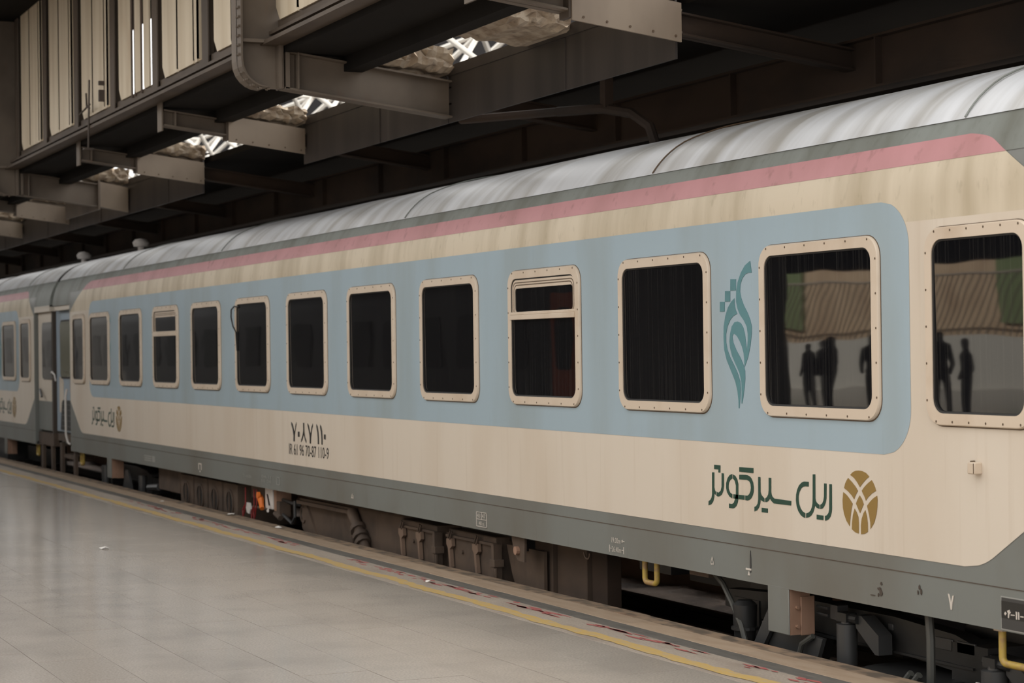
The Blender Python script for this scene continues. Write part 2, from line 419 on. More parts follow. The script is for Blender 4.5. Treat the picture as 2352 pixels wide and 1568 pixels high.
GLYPH['number'] = [
[(-21.082,1.143),(-21.032,1.122),(-20.983,1.054),(-20.961,1.034),(-20.931,1.114),(-20.896,1.146),(-20.897,1.120),(-20.933,1.056),(-20.962,0.992),(-20.965,0.931),(-21.012,0.929),(-21.009,0.996),(-21.034,1.058),(-21.083,1.120)],
[(-20.853,1.043),(-20.793,1.043),(-20.795,0.987),(-20.855,0.987)],
[(-20.670,1.145),(-20.630,1.144),(-20.627,1.050),(-20.604,0.989),(-20.566,0.959),(-20.567,0.928),(-20.605,0.952),(-20.648,1.018),(-20.703,0.954),(-20.744,0.931),(-20.743,0.961),(-20.702,0.996),(-20.666,1.059)],
[(-20.516,1.145),(-20.475,1.122),(-20.432,1.051),(-20.413,1.036),(-20.385,1.109),(-20.338,1.146),(-20.340,1.119),(-20.374,1.063),(-20.402,0.995),(-20.411,0.928),(-20.453,0.930),(-20.450,0.999),(-20.477,1.060),(-20.517,1.118)],
[(-20.221,1.143),(-20.184,1.123),(-20.157,1.065),(-20.144,0.994),(-20.143,0.931),(-20.184,0.932),(-20.182,0.993),(-20.195,1.059),(-20.225,1.114)],
[(-20.098,1.141),(-20.061,1.122),(-20.035,1.064),(-20.025,0.993),(-20.028,0.930),(-20.065,0.931),(-20.063,0.992),(-20.076,1.057),(-20.102,1.112)],
[(-19.980,1.042),(-19.924,1.042),(-19.926,0.989),(-19.982,0.990)]]
GLYPH['plate'] = [
[(-8.738,0.462),(-8.726,0.453),(-8.737,0.441),(-8.746,0.450)],
[(-8.708,0.474),(-8.700,0.476),(-8.699,0.461),(-8.693,0.467),(-8.692,0.461),(-8.703,0.451),(-8.707,0.430),(-8.715,0.431),(-8.713,0.455),(-8.719,0.464),(-8.722,0.469),(-8.716,0.469)],
[(-8.691,0.452),(-8.659,0.453),(-8.659,0.448),(-8.691,0.447)],
[(-8.649,0.472),(-8.639,0.471),(-8.638,0.453),(-8.639,0.430),(-8.647,0.431),(-8.648,0.452)],
[(-8.630,0.472),(-8.621,0.470),(-8.619,0.453),(-8.620,0.431),(-8.628,0.431),(-8.629,0.453)],
[(-8.611,0.452),(-8.585,0.453),(-8.585,0.447),(-8.612,0.447)]]

# ================================================================== platform
floor = thing('floor', 'polished grey granite platform beside the train', 'platform', (0, 0, 0), kind='structure')
mb = MB(); mb.box(-130, 12, -7.0, -.13, -.5, -.006)
obj('platform_base', mb, 'grout', floor)
SL, SW = .86, .43
cand = []
r = 0
y1 = -1.0
while y1 > -6.9:
    y0 = y1 - SW
    x = -62.0 + (SL * .5 if r % 2 else 0)
    while x < 8:
        cx, cy = x + SL / 2, (y0 + y1) / 2
        px, py, z = proj((cx, cy, 0))
        vis = z > 2 and -60 < px < 2412 and 900 < py < 1640
        cand.append((z if vis else 1e3 + abs(z), x, y0))
        x += SL
    y1 = y0; r += 1
cand.sort()
near, rest = cand[:230], cand[230:]
smb = MB(); g = .0016
smb.box(g, SL - g, g, SW - g, -.03, 0)
first = None
for d, x, y0 in near:
    if first is None:
        first = obj('slab', smb, 'slab', floor); o = first
    else:
        o = first.copy(); COL.objects.link(o); o.parent = floor
    o.location = (x, y0, random.uniform(-.0008, .0008))
mb = MB()
for d, x, y0 in rest:
    mb.box(x + g, x + SL - g, y0 + g, y0 + SW - g, -.03, 0)
obj('slab_field', mb, 'slab', floor, kind='stuff')


def course(name, ya, yb, length, x0, material, zt=0.0, jit=0.0):
    """a row of blocks along the platform edge"""
    bmb = MB(); bmb.box(.002, length - .002, ya + .0015, yb - .0015, -.14, 0)
    f = None; x = x0
    while x < 4:
        if x < -46:
            pass
        if f is None:
            f = obj(name, bmb, material, floor, bevel=.003); o = f
        else:
            o = f.copy(); COL.objects.link(o); o.parent = floor
        o.location = (x, random.uniform(-jit, jit), zt + random.uniform(-.0015, .0015))
        x += length


course('border_slab', -.998, -.602, 1.2, -62, 'slab_worn')
course('dark_kerb_stone', -.60, -.46, 1.5, -62.4, 'basalt', .001)
course('kerb_stone', -.46, -.25, 1.5, -61.8, 'sand', .002)
course('coping_stone', -.25, -.10, 1.1, -62.1, 'coping', .0, .004)

# worn yellow line and red paint marks
rows = []
x = -60.0
while x < 2:
    a = -.835 + random.uniform(-.016, .016) + .012 * math.sin(x * 3.1)
    b = -.945 + random.uniform(-.016, .016) + .012 * math.sin(x * 3.1)
    rows.append([(x, a, .0022), (x, b, .0022)])
    x += .11
mb = MB(); mb.quad_strip(rows)
obj('yellow_line', mb, 'yline', floor, label='worn yellow safety line')
mb = MB()
x = -26.0
while x < -9:
    if random.random() < .66:
        n = random.randint(3, 9)
        for k in range(n):
            xx = x + random.uniform(0, .5); yy = -.668 + random.uniform(-.045, .05)
            ln = random.uniform(.06, .34); wd = random.uniform(.008, .026)
            mb.add([(xx, yy, .0024), (xx + ln * .4, yy - wd, .0024), (xx + ln, yy - wd * .2, .0024), (xx + ln * .6, yy + wd, .0024)], [(0, 1, 2, 3)])
    x += .5
obj('red_paint_marks', mb, 'rpaint', floor, kind='stuff', label='scuffed red paint marks')

# track bed
mb = MB()
rows = []
for i in range(150):
    X = -50 + i * .3
    row = []
    for j in range(22):
        Y = -.14 + j * .18
        hump = .10 * math.sin(X * 1.7 + Y * 2.1) + .06 * math.sin(X * 4.3 - Y * 3.7)
        mound = .26 * math.exp(-((X + 13.2) / 2.2) ** 2 - ((Y - 1.42) / .3) ** 2) + .2 * math.exp(-((X + 14.5) / 2.5) ** 2 - ((Y - 2.9) / .3) ** 2)
        row.append((X, Y, -.69 + hump * .3 + mound + random.uniform(-.03, .03)))
    rows.append(row)
mb.quad_strip(rows)
g0 = obj('ballast', mb, 'ballast', smooth=False)
tag(g0, 'dark oily track ballast below the coach', 'ballast', kind='stuff')
mb = MB(); mb.box(-120, 60, -60, 60, -1.2, -.75)
struct(obj('ground', mb, 'ballast'), 'dark ground of the station yard', 'ground')
for yr, lab in ((.69, 'steel running rail nearer the platform edge'), (2.13, 'steel running rail on the far side of the track')):
    mb = MB(); mb.prism([(yr - .07, -.60), (yr + .07, -.60), (yr + .012, -.57), (yr + .012, -.50), (yr + .036, -.485), (yr + .036, -.45),
                         (yr - .036, -.45), (yr - .036, -.485), (yr - .012, -.50), (yr - .012, -.57)], 'x', -75, 12)
    tag(obj('rail', mb, 'rail'), lab, 'rail')
mb = MB(); mb.box(-75, 12, 3.7, 9, -.75, .42)
mb.box(-75, 12, 3.6, 3.75, .34, .42)
struct(obj('wall_track', mb, 'trackwall'), 'brown concrete face of the far platform beyond the track', 'wall')

# ================================================================== coaches
R1, ZC, ZT, RR, HW = .75, 2.736, 3.608, 2.6, 1.41
SKB = .355


def side_y(z):
    if z <= ZC:
        return 0.0, -1.0, 0.0
    sa = min(1, (z - ZC) / R1); ca = math.sqrt(1 - sa * sa)
    return R1 - R1 * ca, -ca, sa


def half_profile(z0=SKB):
    pts = [(0, z0), (0, .67), (0, 1.3), (0, 2.0), (0, ZC)]
    amax = math.asin(math.sqrt(1 - ((HW - R1) / (RR - R1)) ** 2))
    for k in range(1, 13):
        a = amax * k / 12
        pts.append((R1 - R1 * math.cos(a), ZC + R1 * math.sin(a)))
    b0 = math.asin((HW - R1) / (RR - R1))
    for k in range(1, 11):
        b = b0 * (1 - k / 10)
        pts.append((HW - RR * math.sin(b), ZT - RR + RR * math.cos(b)))
    return pts


def extrude_profile(mb, prof, xs, cap=True):
    n = len(prof)
    rows = [[(x, y, z) for y, z in prof] for x in xs]
    base = len(mb.v)
    mb.quad_strip(rows)
    if cap:
        for ri in (0, len(xs) - 1):
            mb.f.append(tuple(base + ri * n + k for k in range(n)))


def overlay(rows, eps):
    """painted panel following the side's profile: rows of (z, xl, xr)"""
    mb = MB()
    grid = []
    for z, xl, xr in rows:
        y, ny, nz = side_y(z)
        row = [(xl + (xr - xl) * k / 24, y + ny * eps, z + nz * eps) for k in range(25)]
        grid.append(row)
    mb.quad_strip(grid)
    return mb


def decal(mb, polys, dx=0.0, eps=.006, th=.002):
    for p in polys:
        mb.prism([(x + dx, z) for x, z in p], 'y', -eps, -eps + th)


def text_mesh(body, x0, x1, z0, z1, eps=.006):
    """flat lettering fitted to the rectangle x0..x1, z0..z1 on the coach side"""
    cu = bpy.data.curves.new('text', 'FONT'); cu.body = body; cu.resolution_u = 3
    to = bpy.data.objects.new('text', cu); COL.objects.link(to)
    dg = bpy.context.evaluated_depsgraph_get(); dg.update()
    me = bpy.data.meshes.new_from_object(to.evaluated_get(dg))
    xs = [v.co.x for v in me.vertices]; ys = [v.co.y for v in me.vertices]
    ax, bx, ay, by = min(xs), max(xs), min(ys), max(ys)
    mb = MB()
    mb.add([(x0 + (v.co.x - ax) / (bx - ax) * (x1 - x0), -eps, z0 + (v.co.y - ay) / (by - ay) * (z1 - z0)) for v in me.vertices],
           [tuple(p.vertices) for p in me.polygons])
    bpy.data.objects.remove(to); bpy.data.curves.remove(cu); bpy.data.meshes.remove(me)
    return mb


def ring_between(mb, outer, inner, yo, yi, ydeep_o, ydeep_i):
    n = len(outer)
    vs = [(x, yo, z) for x, z in outer] + [(x, yi, z) for x, z in inner] + [(x, ydeep_o, z) for x, z in outer] + [(x, ydeep_i, z) for x, z in inner]
    fs = []
    for i in range(n):
        j = (i + 1) % n
        fs += [(i, j, j + n, i + n), (i, i + 2 * n, j + 2 * n, j), (i + n, j + n, j + 3 * n, i + 3 * n)]
    mb.add(vs, fs)


def make_window(root, x0, x1, hopper=False, tilt=.3, cord=False, z0=1.4534, z1=2.5534, screws=True):
    W = .068
    mb = MB()
    outer = rrect(x0, x1, z0, z1, .13); inner = rrect(x0 + W, x1 - W, z0 + W, z1 - W, .085)
    mid = rrect(x0 + .006, x1 - .006, z0 + .006, z1 - .006, .125)
    n = len(outer)
    ring_between(mb, mid, inner, -.028, -.028, -.028, -.002)
    ring_between(mb, outer, mid, -.020, -.028, .0, -.028)
    fr = obj('window', mb, 'frame', root, smooth=True)
    mb = MB()   # thin dark sealant line round the frame
    ring_between(mb, rrect(x0 - .006, x1 + .006, z0 - .007, z1 + .005, .135), outer, -.0065, -.0065, .0, .0)
    obj('seal', mb, 'screw', fr)
    mb = MB()
    ring_between(mb, rrect(x0 + W - .001, x1 - W + .001, z0 + W - .001, z1 - W + .001, .086),
                 rrect(x0 + W + .011, x1 - W - .011, z0 + W + .011, z1 - W - .011, .075), -.022, -.019, -.004, -.004)
    obj('gasket', mb, 'rub', fr)
    # pane
    gx0, gx1, gz0, gz1 = x0 + W + .005, x1 - W - .005, z0 + W + .005, z1 - W - .005
    def pane(nm, a0, a1, b0, b1, r):
        pm = MB()
        pts = rrect(a0, a1, b0, b1, r, 4)
        t = math.tan(math.radians(tilt))
        zc = (b0 + b1) / 2
        n = len(pts)
        vs = [(x, -.0115 - (z - zc) * t, z) for x, z in pts] + [(x, -.0065 - (z - zc) * t, z) for x, z in pts]
        pm.add(vs, [tuple(range(n)), tuple(range(2 * n - 1, n - 1, -1))] + [(i, i + n, (i + 1) % n + n, (i + 1) % n) for i in range(n)])
        obj(nm, pm, 'glass', fr)
    if hopper:
        zs = z1 - .36
        pane('pane', gx0, gx1, gz0, zs - .03, .05)
        pane('upper_pane', gx0 + .05, gx1 - .04, zs + .01, gz1 - .07, .03)
        mb = MB(); mb.box(gx0 - .01, gx1 + .01, -.04, -.006, zs - .045, zs - .005)
        mb.box(gx0 - .01, gx1 + .01, -.032, -.006, zs - .005, zs + .018)
        obj('transom', mb, 'frame', fr, bevel=.004)
        mb = MB()
        o2 = rrect(gx0 - .004, gx1 + .004, zs - .01, gz1 + .004, .07); i2 = rrect(gx0 + .055, gx1 - .045, zs + .02, gz1 - .075, .035)
        ring_between(mb, o2, i2, -.018, -.018, -.006, -.006)
        obj('upper_frame', mb, 'frame', fr)
        mb = MB()
        for q in (.02, .04):
            o3 = rrect(gx0 + q, gx1 - q, zs, gz1 - q - .004, .06); i3 = rrect(gx0 + q + .006, gx1 - q - .006, zs + .004, gz1 - q - .012, .055)
            ring_between(mb, o3, i3, -.0195, -.0195, -.018, -.018)
        obj('upper_groove', mb, 'screw', fr)
    else:
        pane('pane', gx0, gx1, gz0, gz1, .082)
    if screws:
        mb = MB()
        pts = []
        for k in range(6):
            t = .10 + (x1 - x0 - .2) * k / 5
            pts += [(x0 + t, z1 - .022), (x0 + t, z0 + .022)]
        for k in range(5):
            t = .14 + (z1 - z0 - .28) * k / 4
            pts += [(x0 + .018, z0 + t), (x1 - .018, z0 + t)]
        for x, z in pts:
            mb.prism([(x + .0055 * math.cos(a), z + .0075 * math.sin(a)) for a in [k * math.pi / 3 for k in range(6)]], 'y', -.0305, -.027)
        obj('screws', mb, 'screw', fr, kind='stuff')
    if cord:
        mb = MB()
        mb.tube([(x0 + .16, -.02, z1 - .10), (x0 + .06, -.045, z1 - .09), (x0 - .05, -.05, z1 - .13), (x0 - .06, -.05, z1 - .22), (x0 - .0, -.045, z1 - .33),
                 (x0 + .07, -.03, z1 - .40), (x0 + .075, -.02, z1 - .62)], .009, 6)
        obj('loose_cord', mb, 'cab', fr)
    return fr


WX = [-11.1975 - (10 - i) * 1.9927 for i in range(11)]
WW = 1.3383


def make_coach(name, label, dx, near=True):
    C0 = -20.40
    root = thing(name, label, 'train coach', (C0 + dx, HW, -.45), group='coaches of the cream and blue train')
    xa, xb = C0 - 12.27 + dx, C0 + 12.27 + dx      # side wall between the doors
    ea, eb = C0 - 13.62 + dx, C0 + 13.62 + dx      # body ends
    xs = [xa + (xb - xa) * k / 30 for k in range(31)]
    hp = half_profile()
    full = hp + [(2 * HW - y, z) for y, z in reversed(hp[:-1])]
    # lower grey skirt + wall behind the paint panels
    wall = [(y, z) for y, z in full if z <= 3.17]
    mb = MB()
    left = [(y, z) for y, z in hp if z < 3.17]
    sy = side_y(3.17)
    left.append((sy[0], 3.17))
    rows = [[(x, y, z) for y, z in left] for x in xs]; mb.quad_strip(rows)
    rows = [[(x, 2 * HW - y, z) for y, z in left] for x in xs]; mb.quad_strip(rows)
    for x in (xa, xb):   # ends of the side wall
        b = len(mb.v)
        ringp = left + [(2 * HW - y, z) for y, z in reversed(left)]
        mb.v += [(x, y, z) for y, z in ringp]; mb.f.append(tuple(range(b, b + len(ringp))))
    mb.add([(xa, 0, SKB), (xb, 0, SKB), (xb, 2 * HW, SKB), (xa, 2 * HW, SKB)], [(0, 1, 2, 3)])
    obj('body_side', mb, 'skirt', root, smooth=True)
    # end vestibules: narrower below the cantrail
    for k, (u, v) in enumerate(((ea, xa), (xb, eb))):
        mb = MB()
        mb.prism([(.14, .42), (2 * HW - .14, .42), (2 * HW - .14, 2.78), (.14, 2.78)], 'x', u, v)
        obj('vestibule', mb, 'skirt', root)
        mb = MB()
        prof = [(y, z) for y, z in full if z > 2.72]
        prof = [(prof[0][0], 2.74)] + prof + [(prof[-1][0], 2.74)]
        n = len(prof)
        mb.quad_strip([[(x, y, z) for y, z in prof] for x in (u, v)])
        mb.f.append(tuple(range(n))); mb.f.append(tuple(range(n, 2 * n)))
        mb.add([(u, 0, 2.74), (v, 0, 2.74), (v, 2 * HW, 2.74), (u, 2 * HW, 2.74)], [(0, 1, 2, 3)])
        obj('cantrail_end', mb, 'roof_low', root, smooth=True)
    # roof skin: lower strip is part of the grey band, the sheet above overlaps it
    up = [(y, z) for y, z in hp if z >= 3.06]
    mb = MB()
    low = []
    for k in range(8):
        z = 2.94 + (3.175 - 2.94) * k / 7
        y, ny, nz = side_y(z); low.append((y + ny * .003, z + nz * .003))
    mb.quad_strip([[(x, y, z) for y, z in low] for x in xs])
    obj('roof_edge', mb, 'roof_low', root, smooth=True)
    mb = MB()
    hi = []
    for k in range(7):
        z = 3.165 + (3.40 - 3.165) * k / 6
        y, ny, nz = side_y(z); hi.append((y + ny * .009, z + nz * .009))
    hi += [(y, z + .009) for y, z in hp if z > 3.41]
    fullhi = hi + [(2 * HW - y, z) for y, z in reversed(hi[:-1])]
    rxs = [ea + (eb - ea) * k / 220 for k in range(221)]
    rows = []
    for x in rxs:
        row = []
        for k, (y, z) in enumerate(fullhi):
            wv = .006 * math.sin(x * 2.9 + 1.3 * math.sin(x * .7)) * math.sin(min(1, k / 8) * math.pi * .9)
            row.append((x, y, z + wv))
        rows.append(row)
    mb.quad_strip(rows)
    n = len(fullhi)
    mb.f.append(tuple(range(n))); mb.f.append(tuple(range(220 * n, 221 * n)))
    obj('roof', mb, 'roof', root, smooth=True)
    # roof sheet joints
    for jx in (-29.4, -24.2, -17.9 + .0, -12.9, -9.2):
        mb = MB()
        path = [(jx + dx, y - .004, z + .008) for y, z in hi]
        mb.tube(path, .006, 5)
        obj('roof_joint', mb, 'roof_low' if jx != -12.9 else 'screw', root)
    # cream panel with slanted corners, blue band, faded red stripe
    def cream_rows(z0, z1, n):
        rows = []
        for k in range(n + 1):
            z = z0 + (z1 - z0) * k / n
            dl = 0; ins = 0
            # lower corner: slants in below z = 1.13, rounded at the foot
            if z < 1.16:
                ins = (1.16 - z) * 1.62
                th_, rf = math.atan2(1, 1.62), .5
                zt_ = .672 + rf * (1 - math.cos(th_))
                if z < zt_:
                    ins = (1.16 - zt_) * 1.62 + rf * math.sin(th_) - math.sqrt(max(0, rf * rf - (.672 + rf - z) ** 2))
            il = ir = ins
            if z > 2.61:
                il, ir = (z - 2.61) * 2.6, (z - 2.61) * 1.7
            rows.append((z, xa + .03 + il, xb - .03 - ir))
        return rows
    obj('cream_panel', overlay(cream_rows(.672, 2.61, 120), .003), 'cream', root)
    obj('upper_cream_band', overlay(cream_rows(2.61, 2.938, 16), .0031), 'cream_high', root, smooth=True)
    rows = []
    for k in range(15):
        z = 2.938 + (3.069 - 2.938) * k / 14
        il, ir = (z - 2.61) * 2.6, (z - 2.61) * 1.7
        if z > 3.0:
            t = (z - 3.0) / .069; il += .14 * t * t * t; ir += .14 * t * t * t
        rows.append((z, xa + .03 + il, xb - .03 - ir))
    obj('red_stripe', overlay(rows, .0045), 'pink', root, smooth=True)
    bl, br, b0, b1, br_r = -31.223 + dx, -9.573 + dx, 1.2587, 2.7417, .27
    rows = []
    for k in range(81):
        z = b0 + (b1 - b0) * k / 80
        e = min(z - b0, b1 - z)
        ins = br_r - math.sqrt(max(0, br_r ** 2 - (br_r - e) ** 2)) if e < br_r else 0
        rows.append((z, bl + ins, br - ins))
    obj('blue_panel', overlay(rows, .0045), 'blue', root)
    # seam along the skirt
    mb = MB(); mb.box(xa, xb, -.0035, .001, .585, .589)
    obj('skirt_seam', mb, 'brown', root)
    # windows
    for i, x in enumerate(WX):
        make_window(root, x + dx, x + WW + dx, hopper=i in (2, 8), tilt=[.3, .28, .32, .25, .35, .3, .28, .32, .3, .35, .6][i], cord=(near and i == 4),
                    screws=near)
    make_window(root, -9.40 + dx, -8.46 + dx, tilt=.62, z0=1.447, z1=2.560, screws=near)
    make_window(root, -32.40 + dx, -31.50 + dx, tilt=.3, screws=near)
    # emblem, company lettering, leaf ornament (both ends of the side)
    for off in (0.0, -19.156):
        em = None
        for p in GLYPH['lettering']:
            mb = MB(); decal(mb, [p], off + dx)
            if em is None:
                em = obj('company_lettering', mb, 'green', root, label='dark green Persian company name')
            else:
                obj('letter_stroke', mb, 'green', em)
        em = None
        for p in GLYPH['emblem']:
            mb = MB(); decal(mb, [p], off + dx)
            if em is None:
                em = obj('emblem', mb, 'gold', root, label='oval olive-gold emblem of interlaced leaves')
            else:
                obj('emblem_petal', mb, 'gold', em)
    for off in (0.0, -18.42):
        em = None
        for p in GLYPH['leaf'][::-1]:
            mb = MB(); decal(mb, [p], off + dx, .0075)
            if em is None:
                em = obj('leaf_ornament', mb, 'teal', root, label='teal calligraphic leaf ornament')
            else:
                obj('ornament_piece', mb, 'teal', em)
    # running number and small stencils
    em = None
    for p in GLYPH['number']:
        mb = MB(); decal(mb, [p], dx)
        if em is None:
            em = obj('coach_number', mb, 'black', root, label='black Persian coach number')
        else:
            obj('numeral', mb, 'black', em)
    mb = text_mesh('IR 61 96 70-87 110-9', -21.17 + dx, -19.835 + dx, .785, .905)
    obj('registration_number', mb, 'black', root, kind='stuff', label='black registration number')
    if near:
        bx = MB()
        for a, b, c, d in ((-15.947, -15.724, .505, .509), (-15.947, -15.724, .444, .448), (-15.947, -15.724, .382, .386),
                           (-15.947, -15.943, .382, .509), (-15.728, -15.724, .382, .509), (-15.84, -15.837, .446, .507)):
            bx.box(a, b, -.006, -.001, c, d)
        st = obj('weight_stencil', bx, 'white', root)
        obj('stencil_figures', text_mesh('43', -15.925, -15.86, .46, .495), 'white', st, kind='stuff')
        obj('stencil_figures', text_mesh('47', -15.82, -15.745, .46, .495), 'white', st, kind='stuff')
        obj('stencil_figures', text_mesh('40 n.', -15.89, -15.77, .395, .43), 'white', st, kind='stuff')
        obj('length_stencil', text_mesh('19.00m', -13.38, -13.235, .452, .492), 'white', root, kind='stuff')
        mb = MB(); mb.box(-13.225, -13.175, -.006, -.001, .471, .475)
        mb.prism([(-13.228, .473), (-13.205, .485), (-13.205, .461)], 'y', -.006, -.001)
        obj('arrow_stencil', mb, 'white', root, kind='stuff')
        obj('length_stencil', text_mesh('26.40m', -13.375, -13.225, .385, .425), 'white', root, kind='stuff')
        mb = MB()
        mb.box(-13.417, -13.413, -.006, -.001, .38, .432); mb.box(-13.413, -13.382, -.006, -.001, .405, .409)
        mb.box(-13.218, -13.190, -.006, -.001, .405, .409); mb.box(-13.190, -13.186, -.006, -.001, .38, .432)
        obj('length_arrows', mb, 'white', root, kind='stuff')
        # Persian five and seven
        mb = MB()
        ring = [(-11.88, .482), (-11.871, .465), (-11.862, .445), (-11.860, .430), (-11.866, .421), (-11.874, .424), (-11.880, .431), (-11.887, .424), (-11.895, .421),
                (-11.900, .430), (-11.897, .445), (-11.889, .465)]
        c = (-11.88, .444)
        for i in range(len(ring)):
            p, q = ring[i], ring[(i + 1) % len(ring)]
            pi = (c[0] + (p[0] - c[0]) * .62, c[1] + (p[1] - c[1]) * .62); qi = (c[0] + (q[0] - c[0]) * .62, c[1] + (q[1] - c[1]) * .62)
            mb.add([(p[0], -.005, p[1]), (q[0], -.005, q[1]), (qi[0], -.005, qi[1]), (pi[0], -.005, pi[1])], [(0, 1, 2, 3)])
        obj('numeral_stencil', mb, 'white', root)
        mb = MB(); mb.prism([(-9.245, .505), (-9.232, .500), (-9.218, .455), (-9.204, .497), (-9.192, .500), (-9.208, .448), (-9.212, .418), (-9.222, .418), (-9.228, .45)], 'y', -.006, -.001)
        obj('numeral_stencil', mb, 'white', root)
        mb = MB(); mb.box(-11.437, -11.372, -.006, -.001, .432, .444); mb.prism([(-11.412, .398), (-11.388, .398), (-11.400, .427)], 'y', -.006, -.001)
        obj('jacking_stencil', mb, 'white', root, kind='stuff')
        mb = MB(); mb.prism([(-19.155, .43), (-19.145, .43), (-19.12, .468), (-19.128, .470)], 'y', -.006, -.001); mb.box(-19.155, -19.09, -.006, -.001, .425, .434)
        mb.box(-19.115, -19.09, -.006, -.001, .444, .452)
        obj('jacking_stencil', mb, 'white', root, kind='stuff')
        # small far stencils: arch, data lines, framed square
        mb = MB()
        mb.box(-24.92, -24.90, -.006, -.001, .43, .50); mb.box(-24.80, -24.78, -.006, -.001, .43, .50); mb.box(-24.92, -24.78, -.006, -.001, .50, .515)
        mb.box(-24.86, -24.84, -.006, -.001, .40, .42)
        obj('arch_stencil', mb, 'white', root, kind='stuff')
        for sx, tx, z in ((-22.95, 'T~600h', .46), (-22.2, '04-11', .49), (-22.2, '10 04', .44)):
            obj('data_stencil', text_mesh(tx, sx, sx + .35, z - .018, z + .018), 'whiteworn', root, kind='stuff')
        mb = MB()
        for z in (.42, .50):
            mb.box(-21.65, -21.52, -.006, -.001, z, z + .006)
        mb.box(-21.65, -21.64, -.006, -.001, .42, .506); mb.box(-21.53, -21.52, -.006, -.001, .42, .506)
        obj('data_stencil', mb, 'whiteworn', root, kind='stuff')
        mb = MB()
        for z in (.42, .45, .48):
            mb.box(-27.75, -27.35, -.006, -.001, z, z + .018)
        mb.box(-27.30, -27.15, -.006, -.001, .42, .50)
        obj('data_stencil', mb, 'whiteworn', root, kind='stuff')
        # dark smudges of rubbed-off dirt
        for (sx, sz, sw, sh, sd_) in ((-9.915, .462, .022, .012, 1), (-9.898, .440, .016, .022, 6), (-9.925, .425, .008, .014, 7), (-9.895, .495, .010, .012, 2), (-9.515, .512, .009, .016, 3), (-9.50, .490, .012, .020, 8), (-9.53, .482, .007, .014, 9), (-11.38, .49, .010, .075, 4), (-9.985, .418, .03, .004, 5)):
            rnd = random.Random(sd_); mb = MB()
            mb.prism([(sx + sw * math.cos(a) * rnd.uniform(.6, 1.1), sz + sh * math.sin(a) * rnd.uniform(.6, 1.1)) for a in [k * math.pi / 7 for k in range(14)]], 'y', -.0045, -.001)
            obj('dirt_smudge', mb, 'dooredge' if sd_ != 4 else 'dark2', root)
        # date plate at the end of the skirt
        mb = MB(); mb.box(-8.778, -8.30, -.004, 0, .362, .542)
        pl = obj('date_plate', mb, 'whiteworn', root)
        mb = MB(); mb.box(-8.772, -8.30, -.0052, -.003, .368, .536)
        obj('plate_ground', mb, 'dark2', pl)
        mb = MB(); mb.box(-8.772, -8.30, -.0062, -.003, .425, .518)
        obj('plate_field', mb, 'black', pl)
        mb = MB(); decal(mb, GLYPH['plate'], 0, .008)
        obj('plate_date', mb, 'white', pl, label='white Persian date figures', kind='stuff')
        # small white box on the cream end panel
        mb = MB(); mb.box(-8.99, -8.925, -.055, 0, 1.19, 1.255); o = obj('signal_hook', mb, 'frame', root, bevel=.006)
        mb = MB(); mb.box(-8.935, -8.930, -.057, -.02, 1.195, 1.25); mb.box(-8.995, -8.985, -.03, 0, 1.25, 1.262)
        obj('rust_edge', mb, 'screw', o)
        # lifting brackets with brown wedge plates
    for bxl, bxr, s in ((-11.176, -10.925, 1), (-30.083, -29.815, 1)):
        mb = MB(); mb.box(bxl + dx, bxr + dx, -.0005, .012, .06, SKB + .01)
        br_ = obj('jacking_bracket', mb, 'skirt', root, bevel=.008)
        mb = MB(); mb.box(bxr - .014 + dx, bxr + .0 + dx, .012, .16, .06, SKB)
        obj('bracket_web', mb, 'brownlt', br_)
        mb = MB(); mb.box(bxr + dx, bxr + .014 + dx, .085, .19, .055, .305)
        obj('wedge_plate', mb, 'brownlt', br_, bevel=.006)
        for z in (.115, .235):
            mb = MB(); mb.tube([(bxr + dx, .06, z), (bxr + .022 + dx, .06, z)], .012, 8)
            obj('bolt', mb, 'brownlt', br_)
    # doors in the recessed vestibules facing the platform
    return root, xa, xb, ea, eb


coach, XA, XB, EA, EB = make_coach('passenger_coach', 'cream and pale blue coach with black number, filling most of the view', 0.0, True)
coach2, XA2, XB2, EA2, EB2 = make_coach('passenger_coach', 'second cream and blue coach coupled beyond the open doors at far left', -27.50, False)


def yellow_u(root, x0, x1, ztop, zbot, y, name='yellow_handle'):
    mb = MB(); r = .035
    pts = [(x0, y, ztop), (x0, y, zbot + r)]
    for k in range(1, 6):
        a = math.pi + math.pi / 2 * k / 5
        pts.append((x0 + r + r * math.cos(a), y, zbot + r + r * math.sin(a)))
    for k in range(0, 6):
        a = 1.5 * math.pi + math.pi / 2 * k / 5
        pts.append((x1 - r + r * math.cos(a), y, zbot + r + r * math.sin(a)))
    pts.append((x1, y, ztop))
    mb.tube(pts, .021, 10)
    h = obj(name, mb, 'yellow', root, smooth=True)
    for x in (x0, x1):
        mb = MB(); mb.box(x - .038, x + .038, y - .03, y + .03, ztop - .004, ztop + .012)
        obj('handle_flange', mb, 'frame', h)


# ---- parts below the near coach
yellow_u(coach, -13.05, -12.865, .345, .185, .10)
yellow_u(coach, -8.85, -8.58, .345, .165, .06)
for x in (-32.35,):
    yellow_u(coach, x, x + .17, .34, .15, .1)


def part_box(name, x0, x1, y0, y1, z0, z1, m, bevel=.01):
    mb = MB(); mb.box(x0, x1, y0, y1, z0, z1)
    return obj(name, mb, m, coach, bevel=bevel)


